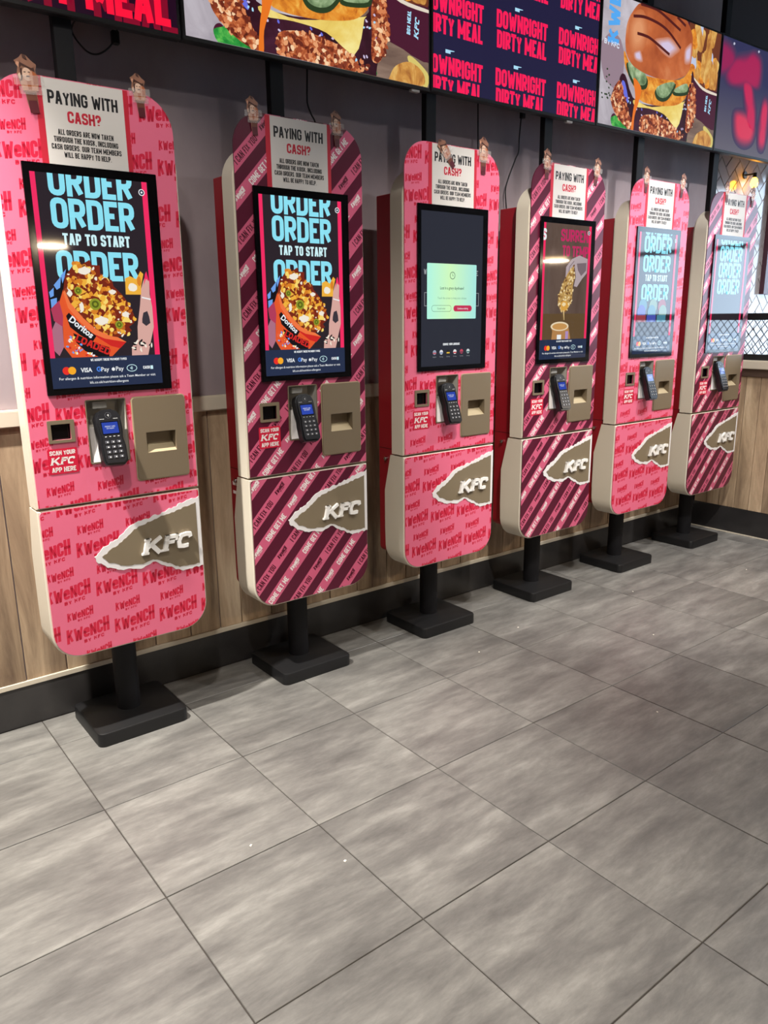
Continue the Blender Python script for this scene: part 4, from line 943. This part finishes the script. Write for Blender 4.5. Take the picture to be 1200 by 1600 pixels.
def img_spoon(P, x0):
    bg = mglow('menu_dusk', (48, 46, 74)); nt = bg.node_tree; b = nt.nodes['Principled BSDF']
    tc = nt.nodes.new('ShaderNodeTexCoord'); sp = nt.nodes.new('ShaderNodeSeparateXYZ'); rp = nt.nodes.new('ShaderNodeValToRGB'); nt.links.new(tc.outputs['Object'], sp.inputs[0]); nt.links.new(sp.outputs[2], rp.inputs[0])
    e = rp.color_ramp.elements; e[0].color = rgb((98, 92, 104)); e[1].color = rgb((50, 50, 86)); e[0].position = 0.02; e[1].position = 0.40; nt.links.new(rp.outputs[0], b.inputs['Emission Color'])
    P.add(rect(0.012, SW-0.012, 0.012, SH-0.012), bg, 0)
    A = lambda pts: [(x-3.719, z-2.262) for x, z in pts]
    shapes = [A([(3.70, 2.79), (3.80, 2.79), (3.86, 2.75), (3.85, 2.70), (3.78, 2.66), (3.70, 2.66)]), A([(3.80, 2.68), (3.86, 2.74), (3.98, 2.77), (4.05, 2.80), (4.13, 2.775), (4.15, 2.70), (4.13, 2.635), (4.03, 2.63), (3.95, 2.62), (3.84, 2.61), (3.79, 2.64)]), A([(3.97, 2.65), (4.05, 2.65), (4.10, 2.56), (4.13, 2.49), (4.13, 2.39), (4.05, 2.40), (4.03, 2.50), (3.99, 2.58)]), A([(3.91, 2.47), (3.99, 2.485), (4.09, 2.47), (4.135, 2.43), (4.13, 2.38), (4.10, 2.345), (4.04, 2.33), (3.97, 2.34), (3.925, 2.38)]), A([(4.20, 2.56), (4.26, 2.56), (4.27, 2.36), (4.22, 2.33), (4.19, 2.38)])]
    tone_ = [(150, 34, 84), (168, 34, 84), (196, 40, 86), (214, 56, 88), (206, 50, 90)]
    N = 16
    for k in range(N):
        f = (k+1)/N; f2 = f*f*(3-2*f)
        for s, tc_ in zip(shapes, tone_):
            cx = sum(q[0] for q in s)/len(s); cz = sum(q[1] for q in s)/len(s); g_ = (62, 56, 88)
            off = 0.036*(1-2*f); Q = []
            for x, z in smooth(s, 3):
                d = Vector((x-cx, z-cz)); l = d.length; Q.append((x+d.x/l*off, z+d.y/l*off))
            c = tuple(int(g_[i]+(tc_[i]-g_[i])*f2) for i in range(3)); P.add(Q, mglow('menu_blur_%d_%d_%d' % c, c), 1+k)
    for x, z in ((3.834, 2.809), (4.10, 2.815)): P.add(blob(x-3.719, z-2.262, 0.012, 0.008, 3, 0.4, 8), mglow('menu_fleck', (190, 190, 210)), 20)
MENU = [(img_dirty_big, 'dark menu display with huge red DIRTY MEAL lettering'), (img_burger, 'large menu display picturing a chicken burger between two dark lettering displays'), (img_dirty, 'navy menu display repeating DOWNRIGHT DIRTY MEAL in pink-red'), (img_burger, 'menu display picturing a whole bun-topped burger next to the red blur display'), (img_spoon, 'dusky blue menu display with a blurred red shape')]
for k, (fn, lab) in enumerate(MENU):
    x0 = 0.6125+SW*(k-1)
    t = thing('menu_display', lab, 'display', (x0+0.0015, 0.0, (2.229, 2.236, 2.2475, 2.255, 2.262)[k]), 'menu displays hung above the kiosks')
    t.rotation_euler = (0, math.radians(-0.3), 0)
    box('casing', 0, SW-0.003, 0.0, 0.034, 0, SH, M_case, t, bev=0.003)
    P = Print(rect(0.011, SW-0.014, 0.014, SH-0.012)); fn(P, x0); P.build('picture', -0.0004, t)
    if k in (1, 2): box('label_tag', 0.94 if k == 1 else 0.83, 0.98 if k == 1 else 0.87, 0.004, 0.02, -0.008, 0.0, M_paper, t)
    box('mounting_rail', 0.05, SW-0.05, 0.0341, 0.0388, 0.22, 0.30, M_post, t)

# ------------------------------------------------------------------ taped paper cut-outs on the kiosk tops
M_hair = mat('cutout_hair', (74, 42, 34), 0.5); M_hair2 = mat('cutout_hair_light', (150, 104, 84), 0.45); M_sk = mat('cutout_skin', (206, 150, 122), 0.45); M_sk2 = mat('cutout_skin_light', (228, 190, 166), 0.45); M_amb = mat('cutout_amber', (176, 92, 46), 0.45); M_short = mat('cutout_shorts', (86, 24, 34), 0.45); M_bro = mat('cutout_brown', (110, 60, 46), 0.45)
M_tape = bpy.data.materials.new('clear_tape'); M_tape.use_nodes = True
_nt = M_tape.node_tree; _nt.nodes.clear()
_o = _nt.nodes.new('ShaderNodeOutputMaterial'); _t = _nt.nodes.new('ShaderNodeBsdfTransparent'); _g = _nt.nodes.new('ShaderNodeBsdfPrincipled'); _mx = _nt.nodes.new('ShaderNodeMixShader')
_g.inputs['Base Color'].default_value = (0.8, 0.74, 0.72, 1); _g.inputs['Roughness'].default_value = 0.15; _mx.inputs[0].default_value = 0.14
_nt.links.new(_t.outputs[0], _mx.inputs[1]); _nt.links.new(_g.outputs[0], _mx.inputs[2]); _nt.links.new(_mx.outputs[0], _o.inputs[0])
FIG = [(-0.010, 0.0), (0.010, 0.0), (0.013, 0.028), (0.013, 0.045), (0.022, 0.060), (0.024, 0.082), (0.020, 0.094), (0.026, 0.108), (0.014, 0.118), (0.006, 0.128), (-0.004, 0.131), (-0.012, 0.123), (-0.025, 0.116), (-0.019, 0.104), (-0.024, 0.088), (-0.020, 0.066), (-0.013, 0.045), (-0.013, 0.028)]
def figure_parts(t):
    card = prism('card', FIG, -0.0012, 0.0, M_hair2, t)
    P = Print()
    P.add(rect(-0.011, 0.011, 0.0, 0.030), M_short, 0); P.add([(-0.012, 0.028), (0.012, 0.028), (0.012, 0.046), (-0.012, 0.046)], M_bro, 1)
    P.add([(-0.018, 0.050), (0.019, 0.050), (0.021, 0.072), (0.012, 0.080), (-0.012, 0.080), (-0.020, 0.068)], M_sk, 1)
    P.add([(-0.004, 0.052), (0.004, 0.052), (0.005, 0.072), (-0.005, 0.072)], M_amb, 2)
    P.add([(0.010, 0.062), (0.021, 0.066), (0.022, 0.086), (0.013, 0.094)], M_amb, 2)
    P.add(disc(-0.001, 0.086, 0.0115, 14, 0.015), M_sk2, 3); P.add([(0.003, 0.074), (0.012, 0.080), (0.012, 0.094), (0.004, 0.09)], M_sk, 4)
    P.add([(-0.004, 0.080), (0.005, 0.080), (0.004, 0.083), (-0.003, 0.083)], M_hair, 5); P.add(rect(-0.008, -0.003, 0.090, 0.092), M_hair, 5); P.add(rect(0.002, 0.007, 0.090, 0.092), M_hair, 5)
    P.add([(-0.016, 0.098), (-0.010, 0.106), (0.010, 0.098), (0.019, 0.092), (0.018, 0.100), (0.004, 0.110), (-0.010, 0.118), (-0.015, 0.108)], M_hair, 6); P.add([(-0.016, 0.098), (-0.010, 0.100), (-0.014, 0.075), (-0.017, 0.07)], M_hair, 6)
    P.add([(-0.012, 0.112), (0.012, 0.100), (0.022, 0.104), (0.008, 0.112), (-0.008, 0.124)], M_hair2, 7); P.add([(-0.018, 0.10), (-0.014, 0.112), (-0.020, 0.114), (-0.023, 0.108)], M_sk, 7)
    P.add([(-0.004, 0.122), (0.006, 0.118), (0.004, 0.128), (-0.004, 0.130)], M_hair, 7); P.add(blob(-0.019, 0.082, 0.004, 0.008, 2), M_sk2, 5)
    P.build('printed_figure', -0.0014, card)
    v = [(-0.026, -0.0035, 0.042), (0.028, -0.0035, 0.040), (0.028, -0.0035, 0.058), (-0.026, -0.0035, 0.060), (-0.026, -0.0028, 0.042), (0.028, -0.0028, 0.040), (0.028, -0.0028, 0.058), (-0.026, -0.0028, 0.060)]
    tp = me_obj('tape', v, [(0, 1, 2, 3), (7, 6, 5, 4), (0, 4, 5, 1), (1, 5, 6, 2), (2, 6, 7, 3), (3, 7, 4, 0)], M_tape, t)
    v = [(a*1.15, -0.0045, b+0.016) for a, _, b in v[:4]]; ys_ = [0.0, 0.0008]
    bm = bmesh.new(); bm_box(bm, -0.036, 0.036, -0.0042, -0.0036, 0.062, 0.084, 0.0001); bm_obj('tape', bm, M_tape, t)
    return [card, tp]
CUT = [(0, -0.142, 1.938, -0.158, 2.081), (0, 0.162, 1.969, 0.153, 2.085), (1, -0.175, 1.965, -0.185, 2.081), (1, 0.149, 1.967, 0.144, 2.083), (2, -0.006, 1.956, -0.085, 2.049), (2, 0.157, 1.946, 0.157, 2.087),
       (3, -0.167, 1.964, -0.167, 2.088), (3, 0.172, 1.968, 0.189, 2.088), (4, -0.144, 1.971, -0.143, 2.091), (4, 0.166, 1.972, 0.184, 2.09), (5, -0.107, 1.984, -0.107, 2.092), (5, 0.174, 1.976, 0.174, 2.09)]
KN = ['the pink nachos kiosk', 'the striped nachos kiosk', 'the pink pop-up kiosk', 'the striped gravy kiosk', 'the pink ORDER kiosk', 'the last striped kiosk']
proto = None
for n, (k, x0, z0, x1, z1) in enumerate(CUT):
    side = 'left' if n % 2 == 0 else 'right'
    lab = 'brown paper figure cut-out taped %s of the notice on %s' % (side, KN[k])
    if n == 4: lab = 'tilted brown paper cut-out taped over the notice of the pink pop-up kiosk'
    t = thing('paper_cutout', lab, 'cut-out', (XK[k]+x0, YF-0.0032, z0), 'taped paper figures on the kiosk tops')
    L = math.hypot(x1-x0, z1-z0); s = L/0.131; t.scale = (s, 1, s); t.rotation_euler = (0, math.atan2(x1-x0, z1-z0), 0)
    if proto is None: figure_parts(t); proto = t
    else:
        for ch in proto.children: copy_tree(ch, t)

# ------------------------------------------------------------------ cables under the displays
def cable(pts, r, label, plug=None):
    t = bmesh.new(); tube(t, spline(pts, 8), r)
    o = bm_obj('cable', t, M_cable, smooth=True); tag(o, label, 'cable', 'loose cables under the menu displays')
    if plug: box('plug', plug[0]-0.012, plug[0]+0.012, plug[1]-0.012, plug[1]+0.008, plug[2]-0.02, plug[2]+0.02, M_case, o, bev=0.003)
YC = 0.19
cable([(0.330, 0.05, 2.275), (0.335, YC, 2.262), (0.366, YC, 2.214), (0.404, YC, 2.203), (0.447, YC, 2.229), (0.475, YC, 2.27), (0.480, YC, 2.30)], 0.0028, 'black cable drooping in a loop with a plug above the pink nachos kiosk', (0.470, YC, 2.262))
cable([(1.197, YC, 2.30), (1.197, YC, 2.271), (1.194, YC, 2.20), (1.196, YC, 2.17), (1.21, YC, 2.14), (1.226, YC, 2.116), (1.245, YC, 2.06), (1.25, YC, 1.95)], 0.003, 'thin black cable hanging behind the striped nachos kiosk')
cable([(2.094, YC, 2.33), (2.094, YC, 2.308), (2.097, YC, 2.20), (2.099, YC, 2.10), (2.10, YC, 1.95)], 0.003, 'straight black cable hanging behind the pink pop-up kiosk')
cable([(2.380, YC, 2.33), (2.378, YC, 2.30), (2.368, YC, 2.20), (2.365, YC, 2.135), (2.345, YC, 2.10), (2.300, YC, 2.01), (2.284, YC, 1.96), (2.290, YC, 1.90), (2.297, YC, 1.85)], 0.003, 'wavy black cable hanging between the pop-up kiosk and the gravy kiosk', (2.383, YC, 2.30))

# ------------------------------------------------------------------ lattice panel on the half wall
lt = thing('lattice_panel', 'black framed diamond wire lattice standing on the half wall ledge', 'lattice', (XR+0.06, -0.70, 1.106))
box('rail', -0.018, 0.018, -0.88, 0.885, 0.0, 0.036, M_black, lt, bev=0.002); box('rail', -0.018, 0.018, -0.88, 0.885, 0.243, 0.284, M_black, lt, bev=0.002)
for y in (-0.88, 0.867): box('stile', -0.016, 0.016, y, y+0.018, 0.036, 0.243, M_black, lt)
bm = bmesh.new(); H = 0.207; st = 0.048
for k in range(-6, 42):
    for d in (1, -1):
        y0 = -0.86+k*st; y1 = y0+d*H*0.8; a, b = 0.036, 0.243
        if d < 0: y0, y1 = y0, y1
        # keep each wire inside the frame
        seg = [(y0, a), (y1, b)]
        lo_, hi_ = -0.862, 0.867
        (ya, za), (yb, zb) = seg
        if max(ya, yb) <= lo_ or min(ya, yb) >= hi_: continue
        def at(y): return za+(zb-za)*(y-ya)/(yb-ya)
        pa = (min(max(ya, lo_), hi_)); pb = (min(max(yb, lo_), hi_))
        bm_cyl(bm, (0.002*d, pa, at(pa)), (0.002*d, pb, at(pb)), 0.0022, 6)
bm_obj('wire_mesh', bm, mat('wire', (30, 32, 36), 0.4, 0.6), lt)

# dark wall frame on the tiled wall
wf = thing('wall_frame', 'dark maroon framed panel fixed on the white herringbone tiles', 'frame', (5.05, YW+0.003, 1.515))
box('panel', -0.22, 0.22, -0.020, 0.0, 0.02, 0.75, mat('dark_panel', (46, 40, 46), 0.3), wf)
bm = bmesh.new()
for q in ((-0.24, -0.20, 0.0, 0.77), (0.20, 0.24, 0.0, 0.77), (-0.20, 0.20, 0.0, 0.03), (-0.20, 0.20, 0.74, 0.77)): bm_box(bm, q[0], q[1], -0.032, 0.0, q[2], q[3])
bm_obj('moulding', bm, mat('maroon_moulding', (92, 58, 72), 0.4), wf)

# amber wall lamp
al = thing('amber_lamp', 'small amber glass wall lamp glowing orange against the tiled wall', 'lamp', (4.47, YW+0.0035, 2.20))
bm = bmesh.new(); bm_cyl(bm, (0, 0, 0.035), (0, -0.010, 0.035), 0.022, 20); bm_cyl(bm, (0, -0.01, 0.035), (0, -0.07, 0.035), 0.005, 10); bm_cyl(bm, (0, -0.07, 0.040), (0, -0.07, 0.012), 0.012, 14); bm_obj('bracket', bm, M_black, al, smooth=True)
bm = bmesh.new(); prof = [(0.010, 0.012), (0.018, 0.0), (0.023, -0.018), (0.021, -0.034), (0.012, -0.046), (0.002, -0.049)]; n = 16; rings = []
for r, z in prof: rings.append([bm.verts.new((r*math.cos(2*math.pi*i/n), -0.07+r*math.sin(2*math.pi*i/n), z)) for i in range(n)])
for A, B in zip(rings, rings[1:]):
    for i in range(n): bm.faces.new((A[i], A[(i+1) % n], B[(i+1) % n], B[i]))
bm.faces.new(rings[-1]); bm_obj('bulb', bm, glow('amber_bulb', (255, 170, 40), 26.0), al, smooth=True)

# pendant lamps over the seating behind the viewer (seen as reflections in the screens)
def pendant(x, y, z, label, watt, which):
    t = thing('pendant_lamp', label, 'lamp', (x, y, CEIL), 'pendant lamps in the seating area')
    bm = bmesh.new(); bm_cyl(bm, (0, 0, 0), (0, 0, z+0.12-CEIL), 0.004, 8); bm_cyl(bm, (0, 0, 0), (0, 0, -0.02), 0.04, 20); bm_obj('cord', bm, M_black, t)
    bm = bmesh.new(); n = 28; rg = []
    for r, h in [(0.02, 0.13), (0.05, 0.12), (0.12, 0.08), (0.17, 0.02), (0.185, -0.02), (0.18, -0.02), (0.165, 0.02), (0.115, 0.074), (0.05, 0.112)]: rg.append([bm.verts.new((r*math.cos(2*math.pi*i/n), r*math.sin(2*math.pi*i/n), z+h-CEIL)) for i in range(n)])
    for A, B in zip(rg, rg[1:]):
        for i in range(n): bm.faces.new((A[i], A[(i+1) % n], B[(i+1) % n], B[i]))
    bm_obj('shade', bm, mat('pendant_shade', (60, 44, 34), 0.4, 0.5), t, smooth=True)
    bm = bmesh.new(); bmesh.ops.create_uvsphere(bm, u_segments=18, v_segments=12, radius=0.10, matrix=Matrix.Translation((0, 0, z+0.0-CEIL)) @ Matrix.Scale(0.35, 4, (0, 0, 1)))
    bm_obj('bulb_%s_offscreen' % which, bm, glow('pendant_bulb', (255, 214, 150), 14.0), t, smooth=True)
    ld = bpy.data.lights.new('pendant_light', 'AREA'); ld.shape = 'DISK'; ld.size = 0.2; ld.energy = watt; ld.color = (1.0, 0.80, 0.56)
    lo = bpy.data.objects.new('pendant_%s_offscreen' % which, ld); COL.objects.link(lo); lo.location = (x, y, z-0.04)
pendant(1.07, -3.46, 1.92, 'brown dome pendant lamp over the seating, near the left wall', PEND_W, 'behind')
pendant(4.60, -2.03, 1.86, 'brown dome pendant lamp over the seating, near the shop window', PEND_W, 'right')

# ------------------------------------------------------------------ crumbs on the floor
rd = random.Random(21); cs = None
for x, y in ((0.256, -0.86), (0.42, -1.07), (2.88, -1.02), (2.35, -0.72), (1.62, -0.36), (1.95, -0.28), (3.55, -0.52), (1.75, -1.13), (2.76, -0.33)):
    bm = bmesh.new(); bmesh.ops.create_icosphere(bm, subdivisions=1, radius=0.004)
    for v in bm.verts: v.co = Vector((v.co.x*rd.uniform(0.6, 1.6), v.co.y*rd.uniform(0.6, 1.2), max(v.co.z, -0.002)*0.6))
    o = bm_obj('crumb', bm, mat('crumb_white', (235, 228, 216), 0.7), loc=(x, y, 0.0013)); tag(o, 'tiny white crumb lying on the grey floor tiles', 'crumb', 'crumbs on the floor')
